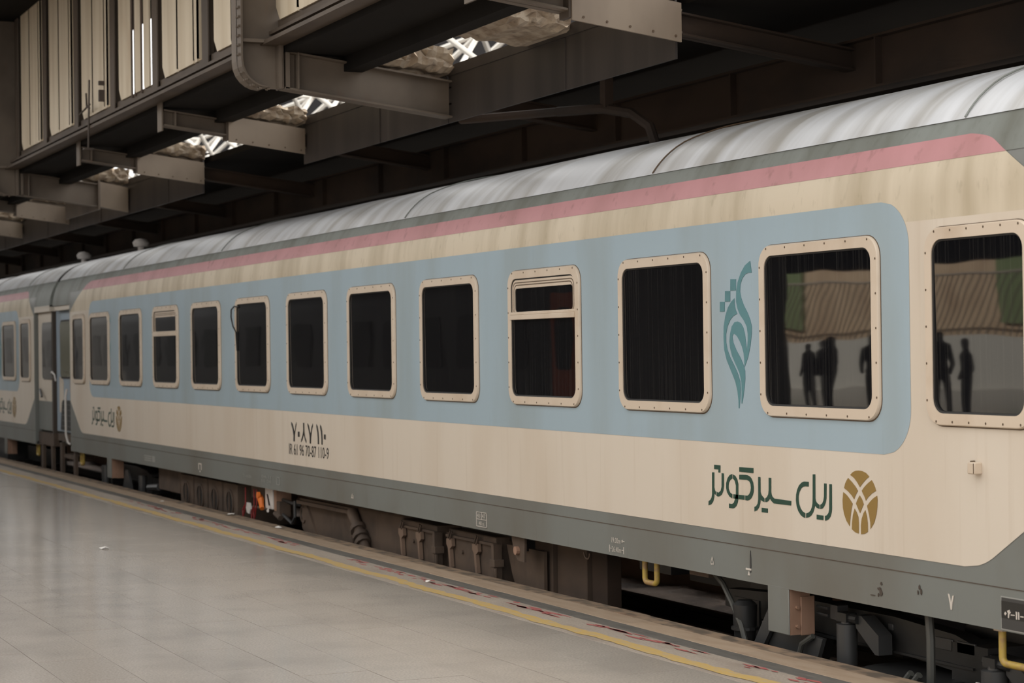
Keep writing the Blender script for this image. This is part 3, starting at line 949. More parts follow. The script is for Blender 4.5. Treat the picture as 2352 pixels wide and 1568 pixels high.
# transformer box, four louvred battery boxes
part_box('control_box', -27.6, -26.45, .16, .8, .02, .34, 'brown')
for k in range(4):
    x0 = -26.34 + k * .68
    b = part_box('battery_box', x0, x0 + .60, .14, .9, -.22, .30, 'brown')
    mb = MB(); pts = []
    outer = []
    for q in range(20):
        a = 2 * math.pi * q / 20
        outer.append((x0 + .30 + .17 * math.cos(a), .06 + .17 * math.sin(a) * 1.0))
    inner = [(x0 + .30 + (px - x0 - .30) * .82, .06 + (pz - .06) * .82) for px, pz in outer]
    ring_between(mb, outer, inner, .125, .125, .14, .14)
    obj('round_rim', mb, 'brown', b)
    mb = MB(); mb.prism(inner, 'y', .136, .15)
    obj('round_recess', mb, 'dark', b)
    mb = MB(); mb.box(x0 + .285, x0 + .315, .12, .14, -.08, .2)
    obj('recess_bar', mb, 'brown', b)
# electric socket group with tags and cords
sb = part_box('socket_box', -23.3, -22.75, .2, .6, .17, .36, 'brown')
s2 = part_box('jumper_socket', -22.42, -22.15, .10, .3, .10, .34, 'wht')
mb = MB(); mb.tube([(-22.50, .06, .235), (-22.46, .06, .20), (-22.44, .06, .15), (-22.38, .05, .10)], [.035, .04, .03, .028], 8); obj('orange_plug', mb, 'orange', s2, smooth=True)
mb = MB(); mb.tube([(-22.47, .05, .25), (-22.47, .02, .25)], .04, 10); obj('orange_plug', mb, 'orange', s2, smooth=True)
mb = MB(); mb.prism([(-22.33, .27), (-22.30, .27), (-22.22, .15), (-22.26, .14)], 'y', .09, .098); obj('black_mark', mb, 'black', s2)
mb = MB(); mb.box(-22.14, -22.05, .12, .3, .09, .33); obj('socket_side', mb, 'brownlt', s2)
mb = MB()
for k in range(7):
    a = random.uniform(0, 6.28); c = (-22.22 + random.uniform(-.08, .08), .08, .10 + random.uniform(-.03, .03))
    mb.add([c, (c[0] + .05 * math.cos(a), .07, c[2] + .05 * math.sin(a)), (c[0] + .05 * math.cos(a + .9), .075, c[2] + .05 * math.sin(a + .9))], [(0, 1, 2)])
obj('torn_tag', mb, 'wht', s2)
mb = MB(); mb.prism([(-23.18, .12), (-23.05, .12), (-23.01, .05), (-23.06, -.01), (-23.16, .0), (-23.2, .06)], 'y', .10, .12); obj('torn_tag', mb, 'wht', sb)
for k, xx in enumerate((-23.2, -22.85, -22.75)):
    mb = MB(); mb.tube([(xx, .1, .3), (xx + .03, .09, .12), (xx - .04, .09, -.02), (xx - .08, .09, -.08), (xx - .10, .09, .02), (xx - .05, .1, .08)], .008, 5); obj('red_cord', mb, 'red', sb)
mb = MB(); mb.tube([(-23.1, .14, .075), (-22.4, .14, .085)], .018, 8); obj('pipe', mb, 'brown', coach)
mb = MB(); mb.tube([(-22.1, .2, .22), (-21.7, .2, .20), (-21.45, .2, .2)], .02, 8); mb.tube([(-21.95, .16, .06), (-21.6, .16, -.02), (-21.5, .16, .06), (-21.5, .16, .24)], .018, 8); obj('pipe', mb, 'dark2', coach, smooth=True)
mb = MB(); mb.box(-22.05, -21.93, .12, .25, .03, .2); mb.tube([(-22.1, .12, .06), (-21.9, .12, .02)], .03, 8); obj('valve', mb, 'brown', coach)
# long tank with slanted drain pipe
tk = part_box('water_tank', -21.35, -18.35, .22, 1.3, -.35, .30, 'brown', .03)
mb = MB(); mb.box(-21.35, -19.62, .13, .24, .225, .262); mb.box(-21.35, -19.6, .17, .26, .262, .285); obj('tank_flange', mb, 'brown', tk)
mb = MB(); mb.prism([(-21.35, .22), (-21.2, .22), (-20.75, -.2), (-21.0, -.2), (-21.35, -.05)], 'y', .195, .222); obj('tank_gusset', mb, 'brown', tk)
mb = MB(); mb.tube([(-19.60, .16, .25), (-19.30, .15, .02), (-19.02, .14, -.22)], [.06, .055, .05], 10); p = obj('drain_pipe', mb, 'brown', tk, smooth=True)
for t in (.35, .5, .62):
    a = Vector((-19.60, .16, .25)); b = Vector((-19.02, .14, -.22)); q = a.lerp(b, t); d = (b - a).normalized()
    mb = MB(); mb.tube([q - d * .025, q + d * .025], .088, 10); obj('pipe_coupling', mb, 'brown', p, smooth=True)
mb = MB(); mb.tube([(-19.5, .13, .02), (-19.5, .13, -.1), (-19.47, .13, -.25)], .012, 6); obj('drain_tube', mb, 'brown', tk)
mb = MB()
for k in range(14):
    pass
mb.tube([(-21.30 + .09 * math.cos(a), .19, .10 + .09 * math.sin(a)) for a in [k * .4 for k in range(3, 15)]], .008, 5); obj('hose_loop', mb, 'brown', tk)
# two lockers with strap hinges
for (x0, x1, lat) in ((-18.18, -17.28, (-18.12, -17.66)), (-16.98, -15.92, (-16.90, -16.30))):
    lk = part_box('equipment_locker', x0, x1, .16, 1.1, -.42, .275, 'brown', .012)
    mb = MB(); mb.box(x0, x1 + .02, .13, .17, .205, .228); obj('lid_strip', mb, 'brown', lk)
    for lx in lat:
        mb = MB()
        mb.prism([(lx - .03, .19), (lx + .09, .20), (lx + .10, .13), (lx + .05, .10), (lx + .075, -.06), (lx + .035, -.06), (lx + .005, .11), (lx - .03, .14)], 'y', .115, .15)
        obj('latch', mb, 'latch', lk)
        mb = MB(); mb.tube([(lx + .02, .115, .20), (lx + .07, .115, .27)], .01, 6); mb.tube([(lx + .06, .115, .19), (lx + .11, .115, .265)], .01, 6); obj('latch_rod', mb, 'brown', lk)
    mb = MB(); mb.tube([(x0 + .34, .14, .09), (x0 + .34, .17, .09)], .018, 8); obj('knob', mb, 'brown', lk)
    mb = MB(); mb.box(x1 + .0, x1 + .05, .12, .2, -.3, .22); mb.box(x1 - .02, x1 + .09, .11, .2, .03, .09); mb.tube([(x1 + .09, .12, .02), (x1 + .10, .12, -.2)], .014, 6); obj('hinge_post', mb, 'brown', lk)
mb = MB(); mb.box(-17.25, -17.0, .25, 1.0, -.4, .22); obj('locker_side', mb, 'brown', coach)
mb = MB(); mb.prism([(-15.86, .22), (-15.1, .22), (-15.1, -.4), (-15.55, -.4), (-15.62, -.2), (-15.75, -.02)], 'y', .24, .27); obj('gusset_plate', mb, 'brown', coach)
mb = MB(); mb.box(-17.0, -15.4, .3, .5, .24, .30); mb.box(-15.6, -15.4, .2, .4, .2, .28); obj('support_rail', mb, 'dark', coach)
mb = MB(); mb.prism([(-15.36, .35), (-15.09, .35), (-15.10, .14), (-15.22, .145), (-15.30, .20)], 'y', .06, .08); jb = obj('roller_bracket', mb, 'brown', coach)
mb = MB(); mb.tube([(-15.22, .03, .23), (-15.22, .07, .23)], [.036, .036], 10); obj('roller', mb, 'brownlt', jb)
for x0, x1, y in ((-15.42, -15.06, .30), (-15.05, -14.50, .34), (-14.49, -14.22, .38)):
    part_box('dark_cabinet', x0, x1, y, y + .13, -.45, .34, 'wallbr' if y < .35 else 'girder', .006)
mb = MB(); mb.tube([(-14.05 + .05 * math.cos(a), .12, .31 + .05 * math.sin(a)) for a in [math.pi + k * math.pi / 6 for k in range(7)]], .008, 5); obj('hook', mb, 'brown', coach)
mb = MB(); mb.box(-13.7, -13.2, .4, .8, .20, .33); mb.box(-13.45, -12.3, .7, 1.4, .12, .33); mb.box(-13.2, -11.9, .5, .7, .24, .34); obj('underframe_beam', mb, 'dark', coach)
mb = MB(); mb.box(-12.42, -12.15, .12, .3, .30, .352); obj('small_bracket', mb, 'brown', coach)
mb = MB(); mb.box(XA, XB, .03, 2 * HW - .03, .36, .40); obj('underfloor', mb, 'dark', coach)
mb = MB(); mb.tube([(-12.15, .16, .34), (-12.0, .15, .27), (-11.87, .14, .16), (-11.75, .14, .02), (-11.66, .14, -.16)], .02, 8); obj('air_hose', mb, 'hose', coach, smooth=True)
mb = MB(); mb.tube([(-9.60, .12, .35), (-9.57, .11, .2), (-9.57, .11, .0), (-9.60, .12, -.3)], .026, 8); obj('air_hose', mb, 'hose', coach, smooth=True)


def make_bogie(cx, name='bogie'):
    # side frame seen below the skirt
    mb = MB()
    prof = [(cx - 1.55, .20), (cx - .9, .235), (cx + .5, .235), (cx + 1.1, .20), (cx + 1.45, .12), (cx + 1.9, .12), (cx + 1.9, .0), (cx + 1.2, -.02), (cx + .6, .015), (cx - .6, .045), (cx - 1.1, .04), (cx - 1.55, .08)]
    mb.prism(prof, 'y', .34, .46)
    mb.box(cx - .8, cx + 1.3, .315, .49, .018, .032)
    mb.box(cx - .35, cx + .35, .5, 2.3, -.05, .22)
    bg_ = obj(name, mb, 'dark', coach)
    for sx in (-1.25, 1.25):
        for yw in (.62, 2.06):
            mb = MB(); mb.tube([(cx + sx, yw, .01), (cx + sx, yw + .135, .01)], .46, 32); obj('wheel', mb, 'dark2', bg_, smooth=True)
        mb = MB(); mb.tube([(cx + sx, .5, .01), (cx + sx, 2.3, .01)], .085, 12); mb.box(cx + sx - .17, cx + sx + .17, .33, .6, -.13, .16); obj('axle_box', mb, 'dark', bg_)
    return bg_


bg1 = make_bogie(-10.75)
# dampers and brackets of the near bogie
for x, zt, zb, r in ((-10.565, .20, -.30, .066), (-9.10, .115, -.10, .078)):
    mb = MB(); mb.tube([(x, .20, zb), (x, .20, zt - .035), (x, .20, zt - .03), (x, .20, zt)], [r, r, r * .55, r * .5], 16); dm = obj('damper', mb, 'dark2', bg1, smooth=True)
    mb = MB(); mb.tube([(x - .08, .20, zt + .005), (x + .13, .20, zt + .005)], .03, 10); mb.box(x - .06, x + .05, .16, .24, zt - .02, zt + .035); obj('damper_eye', mb, 'dark', dm)
    mb = MB(); mb.prism([(x + .085, zt + .03), (x + .16, zt + .03), (x + .34, zt - .07), (x + .34, zt - .19), (x + .30, zt - .19), (x + .1, zt - .05)], 'y', .20, .30); obj('damper_bracket', mb, 'dark2', dm)
mb = MB(); mb.tube([(-9.10, .20, -.4), (-9.10, .20, -.10)], .05, 12); obj('damper', mb, 'dark', bg1, smooth=True)
mb = MB(); mb.box(-9.165, -9.095, .115, .125, -.06, .01); dl_ = obj('damper_label', mb, 'wht', bg1)
mb = MB()
for z in (-.002, -.017, -.035, -.05):
    mb.box(-9.158, -9.102 if z > -.03 else -9.112, .1135, .116, z - .004, z)
obj('damper_label', mb, 'black', bg1)
mb = MB(); mb.tube([(-11.80, .20, -.25), (-11.80, .20, .02), (-11.80, .20, .15), (-11.80, .20, .18)], [.055, .08, .085, .05], 14); obj('spring_cylinder', mb, 'dark', bg1, smooth=True)
mb = MB(); mb.tube([(-11.80, .20, -.02), (-11.80, .20, .0)], .095, 14); obj('cylinder_collar', mb, 'dark', bg1)
mb = MB(); mb.prism([(-11.31, .215), (-11.17, .215), (-11.45, -.13), (-11.57, -.13)], 'y', .10, .13); obj('brace_bar', mb, 'dark2', bg1)
mb = MB(); mb.prism([(-11.48, .08), (-10.75, .05), (-10.85, -.16), (-11.5, -.12)], 'y', .14, .17); obj('guard_plate', mb, 'dark2', bg1)
mb = MB(); mb.tube([(-9.95, .34, -.22), (-9.95, .34, -.06)], [.42, .40], 28); obj('air_spring', mb, 'dark', bg1, smooth=True)
mb = MB(); mb.tube([(-9.95, .34, -.16), (-9.95, .34, -.13)], .43, 28); obj('air_spring_rim', mb, 'dark2', bg1, smooth=True)
for k in range(2):
    mb = MB(); mb.tube([(-9.75 + k * .08, .10, -.02), (-9.83 + k * .08, .09, -.10), (-9.92 + k * .08, .08, -.3)], .022, 8); obj('brake_hose', mb, 'hose', bg1, smooth=True)
mb = MB(); mb.tube([(-10.83, .12, .06), (-10.93, .10, .0), (-10.98, .10, -.12)], .018, 8); obj('brake_hose', mb, 'hose', bg1, smooth=True)
for x0, x1 in ((-9.83, -9.66), (-9.62, -9.45), (-10.31, -10.26)):
    mb = MB(); mb.box(x0, x1, .33, .345, .10 if x0 > -10 else .15, .17 if x0 > -10 else .19); obj('maker_plate', mb, 'dark2', bg1, bevel=.004)
mb = MB()
for z in (.19, .235):
    mb.tube([(-10.93, .22, z), (-10.80, .22, z - .005)], .010, 6)
mb.box(-10.78, -10.70, .22, .3, .17, .26); obj('linkage', mb, 'dark2', bg1)
bg2 = make_bogie(-30.1)
mb = MB(); mb.tube([(-30.95, .18, .2), (-30.95, .18, -.3)], .07, 12); obj('damper', mb, 'dark2', bg2, smooth=True)
mb = MB(); mb.prism([(-29.5, .2), (-29.35, .2), (-29.05, -.2), (-29.75, -.2)], 'y', .14, .17); obj('brace_bar', mb, 'dark2', bg2)
mb = MB(); mb.tube([(-28.7, .2, .15), (-28.7, .2, -.2)], .06, 10); mb.tube([(-28.3, .2, .0), (-27.7, .2, .04)], .05, 8); obj('linkage', mb, 'dark2', bg2)

# ---- door zones at the far end of the near coach and the near end of the far coach
mb = MB(); mb.box(EA - .22, XA - .03, .10, .14, .62, 2.66)
dr = obj('entrance_door', mb, 'door', coach, bevel=.015, label='grey-blue door with large rounded window')
mb = MB(); mb.prism(rrect(EA + .16, XA - .05, 1.52, 2.5, .12, 5), 'y', .085, .11); obj('door_window_frame', mb, 'rub', dr)
mb = MB(); mb.prism(rrect(EA + .19, XA - .06, 1.55, 2.47, .10, 5), 'y', .078, .10); obj('door_pane', mb, 'olive', dr)
mb = MB(); mb.prism([(EA + .14, .66), (XA - .05, .66), (XA - .05, 1.16), (EA + .34, 1.16), (EA + .26, 1.12)], 'y', .085, .11); gr = obj('door_grille', mb, 'black', dr)
for k in range(5):
    mb = MB(); mb.box(EA + .3, XA - .1, .078, .09, .72 + k * .09, .735 + k * .09); obj('grille_slat', mb, 'dark2', gr)
mb = MB(); mb.box(XA - .34, XA - .06, .07, .10, 1.28, 1.46); st = obj('orange_sticker', mb, 'orange', dr)
mb = MB(); mb.tube([(XA - .2 + .05 * math.cos(a), .068, 1.37 + .05 * math.sin(a)) for a in [k * math.pi / 5 for k in range(11)]], .008, 5); obj('sticker_mark', mb, 'red', st)
mb = MB(); mb.box(XA - .31, XA - .08, .07, .10, 1.46, 1.56); s3 = obj('purple_sticker', mb, 'purple', dr)
mb = MB(); mb.prism([(XA - .26, 1.47), (XA - .13, 1.47), (XA - .195, 1.55)], 'y', .066, .08); obj('sticker_mark', mb, 'wht', s3)
mb = MB(); mb.prism([(EA + .06, .95), (EA + .36, .95), (EA + .36, 1.45), (EA + .30, 1.52), (EA + .06, 1.55)], 'y', .088, .11); obj('cream_door_patch', mb, 'cream', dr)
mb = MB(); mb.tube([(XA - .02, -.05, 1.36), (XA - .04, -.07, 1.25), (XA - .04, -.07, .62), (XA - .01, -.05, .50), (XA + .04, -.02, .46)], .018, 8); obj('door_handrail', mb, 'wht', coach, smooth=True)
mb = MB(); mb.tube([(EA + .02, -.04, 1.62), (EA + .15, -.05, 1.63), (EA + .30, -.04, 1.58), (EA + .33, -.03, 1.48)], .014, 6); obj('door_handrail', mb, 'wht', coach, smooth=True)
mb = MB(); mb.box(EA + .05, XA, .02, .1, 2.66, 2.76); obj('door_lintel', mb, 'cream', coach)
mb = MB(); mb.box(EA + .1, XA - .02, .05, .5, .48, .60); mb.box(EA + .2, XA - .1, .08, .4, .2, .26); obj('entrance_step', mb, 'brown', coach)
# bellows between the coaches
mb = MB()
for k in range(6):
    x = EB2 + .03 + (EA - EB2 - .04) * k / 6
    mb.box(x, x + (EA - EB2) / 12, .72, 2.1, .5, 2.9)
mb.box(EB2 + .03, EA, .76, 2.06, .55, 2.85)
obj('gangway_bellows', mb, 'rub', coach)
mb = MB()
for y in (.5, 2.3):
    mb.tube([(EA, y, .62), (EA - .09, y, .62), (EA - .09, y, .62), (EA - .12, y, .62)], [.07, .07, .2, .2], 12)
obj('buffer', mb, 'dark', coach)
# far coach: folded-out cream door leaf
mb = MB(); mb.box(XB2 + .03, EB2 - .03, .06, .13, .62, 2.66)
d2 = obj('entrance_door', mb, 'cream', coach2, bevel=.012)
mb = MB(); mb.box(XB2 + .04, EB2 - .04, .055, .10, .62, 1.12); obj('door_foot', mb, 'skirt', d2)
mb = MB(); mb.prism(rrect(XB2 + .42, EB2 - .06, 1.50, 2.48, .12, 5), 'y', .045, .09); obj('door_pane', mb, 'glass', d2)
mb = MB(); mb.tube([(XB2 + .3, .03, 1.32), (XB2 + .7, -.02, 1.20)], .02, 6); obj('door_handle', mb, 'black', d2)
for x in (XB2 - .10, EB2 - .09):
    mb = MB(); mb.box(x, x + .085, .045, .12, .55, 2.68); obj('door_post', mb, 'dooredge', coach2)
mb = MB(); mb.box(XB2, EB2, .0, .1, 2.66, 2.76); obj('door_lintel', mb, 'cream', coach2)
mb = MB(); mb.box(XB2 + .05, EB2, .05, .5, .36, .58); mb.box(XB2 + .25, XB2 + .4, .05, .1, -.1, .36); mb.box(EB2 - .25, EB2 - .12, .05, .1, -.1, .36); obj('entrance_step', mb, 'brown', coach2)
yellow_u(coach2, XB2 - .35, XB2 - .18, .34, .15, .1)
mb = MB(); mb.box(EA + .25, EA + .4, .05, .1, -.1, .45); mb.box(XA + .05, XA + .17, .03, .08, -.1, .36); obj('step_hanger', mb, 'brown', coach)
# underframe of the far coach
mb = MB(); mb.box(XA2, XB2, .03, 2 * HW - .03, .36, .40); mb.box(-40.5, -39.2, .15, .8, -.1, .34); mb.box(-38.5, -36.2, .4, .6, -.05, .22); obj('underframe', mb, 'dark', coach2)
for x in (-39.6, -37.1):
    mb = MB(); mb.tube([(x, .62, .01), (x, .755, .01)], .46, 28); obj('wheel', mb, 'dark2', coach2, smooth=True)
# two pale knobs near the coupling, standing in for bright nodes beyond
for x, p in ((-32.3, coach), (-36.6, coach2)):
    mb = MB()
    y, z = 1.1, 3.59
    mb.tube([(x, y, z), (x, y, z + .07), (x, y, z + .08), (x, y, z + .14), (x, y, z + .19), (x, y, z + .21)], [.05, .05, .12, .14, .10, .02], 12)
    obj('roof_knob', mb, 'wht', p, smooth=True)

# ================================================================== station canopy above the platform edge
YC = -1.20                      # plane of the clerestory screen
BX = [-47.6, -43.35, -39.05, -34.75, -30.45, -26.15, -21.90, -17.55, -13.10]
MAIN = {-43.35, -30.45, -17.55}

scr = thing('wall_clerestory', 'tall screen of cream metal panels between brown posts above the platform edge', 'wall', (-20, YC, 4.7), kind='structure')
mb = MB()
mb.box(-62, -9.5, YC - .20, YC + .02, 4.70, 4.735)      # bottom flange
mb.box(-62, -9.5, YC - .03, YC + .02, 4.735, 4.94)      # web
mb.box(-62, -9.5, YC - .12, YC - .03, 4.80, 4.83)
obj('bottom_chord', mb, 'post', scr)
P = 2.06
k = -20
pn = {}
g0x = -19.60
for k in range(-20, 13):
    x0 = g0x + P * k
    if x0 > -11:
        break
    # two flat cream panels and one narrow return per bay, bottom corner cut
    slit = (k == -2)
    for (a, b) in ((0, .62), (.66, 1.28), (1.31, 1.43)):
        if slit:
            (a, b) = {0: (0, .60), .66: (.80, 1.06), 1.31: (1.22, 1.475)}[a]
        mb = MB()
        c = .16 if a == 0 else .03
        mb.prism([(x0 + a, 5.06 if a == 0 else 4.98), (x0 + a + c * .7, 4.93), (x0 + b, 4.93), (x0 + b, 7.6), (x0 + a, 7.6)], 'y', YC - .05, YC - .03)
        # folded edge
        if not slit:
            mb.box(x0 + b - .02, x0 + b, YC - .05, YC + .04, 4.96, 7.6)
        obj('cladding_panel', mb, 'clad', scr)
    if slit:
        for a in (.61, .76, 1.07):
            mb = MB(); mb.box(x0 + a, x0 + a + .04, YC - .05, YC - .035, 4.9, 7.6); obj('rusty_mullion', mb, 'brown', scr)
    mb = MB()
    mb.box(x0 - .60, x0 - .03, YC + .03, YC + .05, 4.74, 7.6)
    mb.box(x0 - .30, x0 - .27, YC - .05, YC + .03, 4.74, 7.6)
    mb.box(x0 - .40, x0 - .17, YC - .065, YC - .05, 4.74, 7.6)
    obj('screen_post', mb, 'post', scr)
# main frame posts with rounded, riveted knee
for bx in sorted(MAIN):
    mb = MB()
    web = [(YC + .02, 4.31), (YC - .18, 4.31)]
    for q in range(1, 7):
        a = math.radians(270 - 90 * q / 6)
        web.append((YC - .18 + .24 * math.cos(a), 4.55 + .24 * math.sin(a)))
    web += [(YC - .42, 7.6), (YC + .02, 7.6)]
    mb.prism(web, 'x', bx - .015, bx + .005)
    fr = obj('frame_post', mb, 'steelc', scr)
    mb = MB()
    outer = web[1:-1]
    inner = [(min(y + .02, YC), z + (.02 if z < 4.4 else 0)) for y, z in outer]
    rows = [[(bx - .17, y, z), (bx + .13, y, z)] for y, z in outer]
    mb.quad_strip(rows)
    rows = [[(bx - .17, y + .018, z + .006), (bx + .13, y + .018, z + .006)] for y, z in outer]
    mb.quad_strip(rows)
    for s in (bx - .17, bx + .13):
        mb.quad_strip([[(s, y, z), (s, y + .018, z + .006)] for y, z in outer])
    obj('riveted_flange', mb, 'steelc', fr)
    mb = MB()
    zz = 4.55
    pts = []
    for q in range(5):
        a = math.radians(275 - 85 * q / 5); pts.append((YC - .18 + .25 * math.cos(a), 4.55 + .25 * math.sin(a)))
    z = 4.6
    while z < 6.2:
        pts.append((YC - .43, z)); z += .085
    for y, z in pts:
        for s in (bx + .04, bx + .10):
            mb.tube([(s, y - .012, z), (s, y + .01, z)], [.010, .014], 6)
    obj('rivets', mb, 'steelc', fr, kind='stuff')
    mb = MB(); mb.box(bx - .0, bx + .11, YC - .40, YC + .03, 4.715, 4.745); mb.box(bx, bx + .11, YC - .06, YC - .03, 4.31, 4.72); mb.box(bx, bx + .09, YC + .01, YC + .05, 4.31, 4.72)
    obj('stiffener', mb, 'steelc', fr)
# cable bracket on the screen
mb = MB(); mb.tube([(-24.65, YC - .2, 5.3), (-24.65, YC - .22, 4.45)], .012, 6); mb.box(-24.7, -24.6, YC - .28, YC - .16, 4.44, 4.455)
mb.box(-24.52, -24.47, YC - .12, YC - .05, 5.02, 5.16); mb.box(-24.52, -24.47, YC - .12, YC - .05, 5.22, 5.27); mb.tube([(-25.2, YC - .12, 5.2), (-24.9, YC - .18, 5.0), (-24.65, YC - .2, 4.95)], .012, 6); mb.tube([(-25.6, YC - .12, 4.98), (-24.9, YC - .14, 5.03)], .012, 6)
obj('cable_bracket', mb, 'dooredge', scr)
# upper roof over the screen
mb = MB(); mb.prism([(-62, .6), (-11, .6), (-11, -2.4), (-32, -4.5), (-62, -4.5)], 'z', 6.92, 7.05)
struct(obj('trim_1', mb, 'deck'), 'dark upper canopy slab above the cream screen', 'canopy')

ceil = thing('ceiling', 'dark canopy of cross beams and fascia plates above the train', 'canopy', (-20, 1, 4.5), kind='structure')


def beam_z(y, z0):
    return z0 - (y - YC) * .125


def sloped_box(mb, x0, x1, ya, yb, za0, za1, drop):
    """box whose underside and top fall by drop from ya to yb"""
    vs = [(x, y, z - (drop if y == yb else 0)) for x in (x0, x1) for y in (ya, yb) for z in (za0, za1)]
    mb.add(vs, [(0, 1, 3, 2), (4, 6, 7, 5), (0, 4, 5, 1), (2, 3, 7, 6), (0, 2, 6, 4), (1, 5, 7, 3)])


YF = .45
for bx in BX:
    mainb = bx in MAIN
    z0, z1 = (4.31, 4.66) if mainb else (4.44, 4.62)
    d = (YF - YC) * .125
    mb = MB()
    sloped_box(mb, bx - .008, bx + .008, YC, YF, z0, z1, d)
    sloped_box(mb, bx - .09, bx + .09, YC, YF, z0, z0 + .016, d)
    sloped_box(mb, bx - .09, bx + .09, YC, YF, z1 - .016, z1, d)
    b = obj('cross_beam', mb, 'steelc', ceil)
    mb = MB(); mb.box(bx - .09, bx + .10, YC - .03, YC - .012, 4.38 if not mainb else 4.31, 4.70); mb.box(bx - .02, bx + .11, YC + .12, YC + .135, z0, z1 - .02)
    obj('end_plate', mb, 'steelc', b)
    if not mainb:
        mb = MB(); sloped_box(mb, bx + .095, bx + .115, -.47, YF - .02, 4.28, 4.57, .115)
        cp = obj('cover_plate', mb, 'plate', ceil)
        mb = MB()
        for q in range(5):
            y = -.38 + q * .19; mb.tube([(bx + .112, y, 4.315 - (y + .47) * .125), (bx + .121, y, 4.315 - (y + .47) * .125)], .010, 6)
        obj('bolts', mb, 'screw', cp, kind='stuff')
        mb = MB(); mb.box(bx - .06, bx + .1, -.49, -.45, 4.30, 4.57); obj('plate_edge', mb, 'post', cp)
    if bx == -30.45:
        mb = MB(); sloped_box(mb, bx + .095, bx + .115, 0.0, YF - .02, 4.16, 4.54, .08); obj('cover_plate', mb, 'plate', ceil)
        mb = MB(); mb.box(bx - 2.3, bx + .12, -.03, .0, 4.12, 4.62); obj('inner_plate', mb, 'steelc', ceil)
    # continuation over the train to the far girder
    mb = MB()
    sloped_box(mb, bx - .008, bx + .008, YF, 2.0, 4.23, 4.40, .20)
    sloped_box(mb, bx - .07, bx + .07, YF, 2.0, 4.23, 4.245, .20)
    sloped_box(mb, bx - .07, bx + .07, YF, 2.0, 4.385, 4.40, .20)
    obj('rear_beam', mb, 'girder', ceil)
# fascia plates between the beams
for i in range(len(BX) - 1):
    a, b = BX[i], BX[i + 1]
    if a > -14:
        break
    if a == -26.15:
        continue
    mb = MB(); mb.box(a + .0, b - .02, YF, YF + .018, 4.06, 4.50)
    f = obj('fascia_plate', mb, 'fascia', ceil)
    mb = MB(); mb.box(a, b - .02, YF - .012, YF + .02, 4.50, 4.59); mb.box(a, b - .02, YF - .004, YF + .10, 4.585, 4.60); obj('fascia_rim', mb, 'fascia', f)
    mb = MB(); mb.box((a + b) / 2 + .3, (a + b) / 2 + .33, YF - .008, YF, 4.06, 4.50); obj('seam_strip', mb, 'fascia', f)
# soffit behind the screen and its edge beam
mb = MB(); mb.box(-62, -9.5, YC, -.42, 4.64, 4.70)
obj('soffit', mb, 'deck', ceil)
mb = MB(); mb.box(-62, -9.5, -.60, -.42, 4.50, 4.64)
obj('edge_beam', mb, 'deck', ceil)
mb = MB(); mb.box(-130, -14.4, 1.0, 3.6, 4.48, 4.56); mb.box(-14.4, -5.5, YF + .1, 3.6, 4.48, 4.56); mb.box(-130, -5.5, 4.75, 9.0, 4.48, 4.56); mb.box(-27.5, -20.2, YF + .1, 1.0, 4.48, 4.56)  # open strips shaped into the deck let extra sky light in
obj('deck', mb, 'deck', ceil)
mb = MB(); mb.box(-130, -5.5, 1.99, 2.01, 3.86, 4.26); mb.box(-130, -5.5, 1.92, 2.10, 3.855, 3.875); mb.box(-130, -5.5, 1.92, 2.10, 4.24, 4.26)
obj('main_girder', mb, 'girder', ceil)
for x in [-60 + 2.15 * k for k in range(25)]:
    mb = MB(); mb.box(x, x + .02, 1.93, 1.99, 3.875, 4.24); obj('girder_stiffener', mb, 'girder', ceil)
mb = MB(); mb.tube([(-16.1, .9, 4.02), (-15.6, 1.1, 4.0), (-15.3, 1.22, 3.93), (-15.12, 1.3, 3.8), (-15.05, 1.33, 3.6)], .045, 8); mb.tube([(-17.6, .6, 4.10), (-16.1, .9, 4.02)], .04, 8)
obj('bent_pipe', mb, 'girder', ceil, smooth=True)
mb = MB(); mb.box(-15.62, -15.52, 1.08, 1.16, 4.0, 4.48); obj('hanger', mb, 'girder', ceil)

# broken concrete slabs left over the beams
def rubble(x0, x1, z0, z1, seed, y0=-.40, y1=YF - .01):
    rnd = random.Random(seed); mb = MB()
    ny, nz, nx = 16, 5, 3
    # jagged front face (towards +X)
    rows = []
    for j in range(nz + 1):
        row = []
        for i in range(ny + 1):
            y = y0 + (y1 - y0) * i / ny
            z = z0 + (z1 - z0) * j / nz
            if 0 < j < nz:
                z += rnd.uniform(-.012, .012)
            else:
                z += rnd.uniform(-.016, .016)
            x = x1 + rnd.uniform(-.055, .03) - (.07 if j == 0 else 0)
            row.append((x, y, z - (y - y0) * .10))
        rows.append(row)
    mb.quad_strip(rows)
    top = [[p, (x0, p[1], p[2])] for p in rows[-1]]; mb.quad_strip(top)
    bot = [[p, (x0, p[1], p[2])] for p in rows[0]]; mb.quad_strip(bot)
    mb.quad_strip([[(x0, p[1], p[2]) for p in rows[0]], [(x0, p[1], p[2]) for p in rows[-1]]])
    for c in (0, ny):
        s = [r_[c] for r_ in rows]
        mb.quad_strip([s, [(x0, p[1], p[2]) for p in s]])
    return mb


for i, bx in enumerate(BX):
    if bx > -14:
        continue
    obj('concrete_slab', rubble(bx - .35, bx + .16, 4.60 if bx in MAIN else 4.585, 4.82 if bx in MAIN else 4.76, i), 'concrete', ceil)
obj('concrete_slab', rubble(-15.75, -14.85, 4.60, 4.80, 50), 'concrete', ceil)

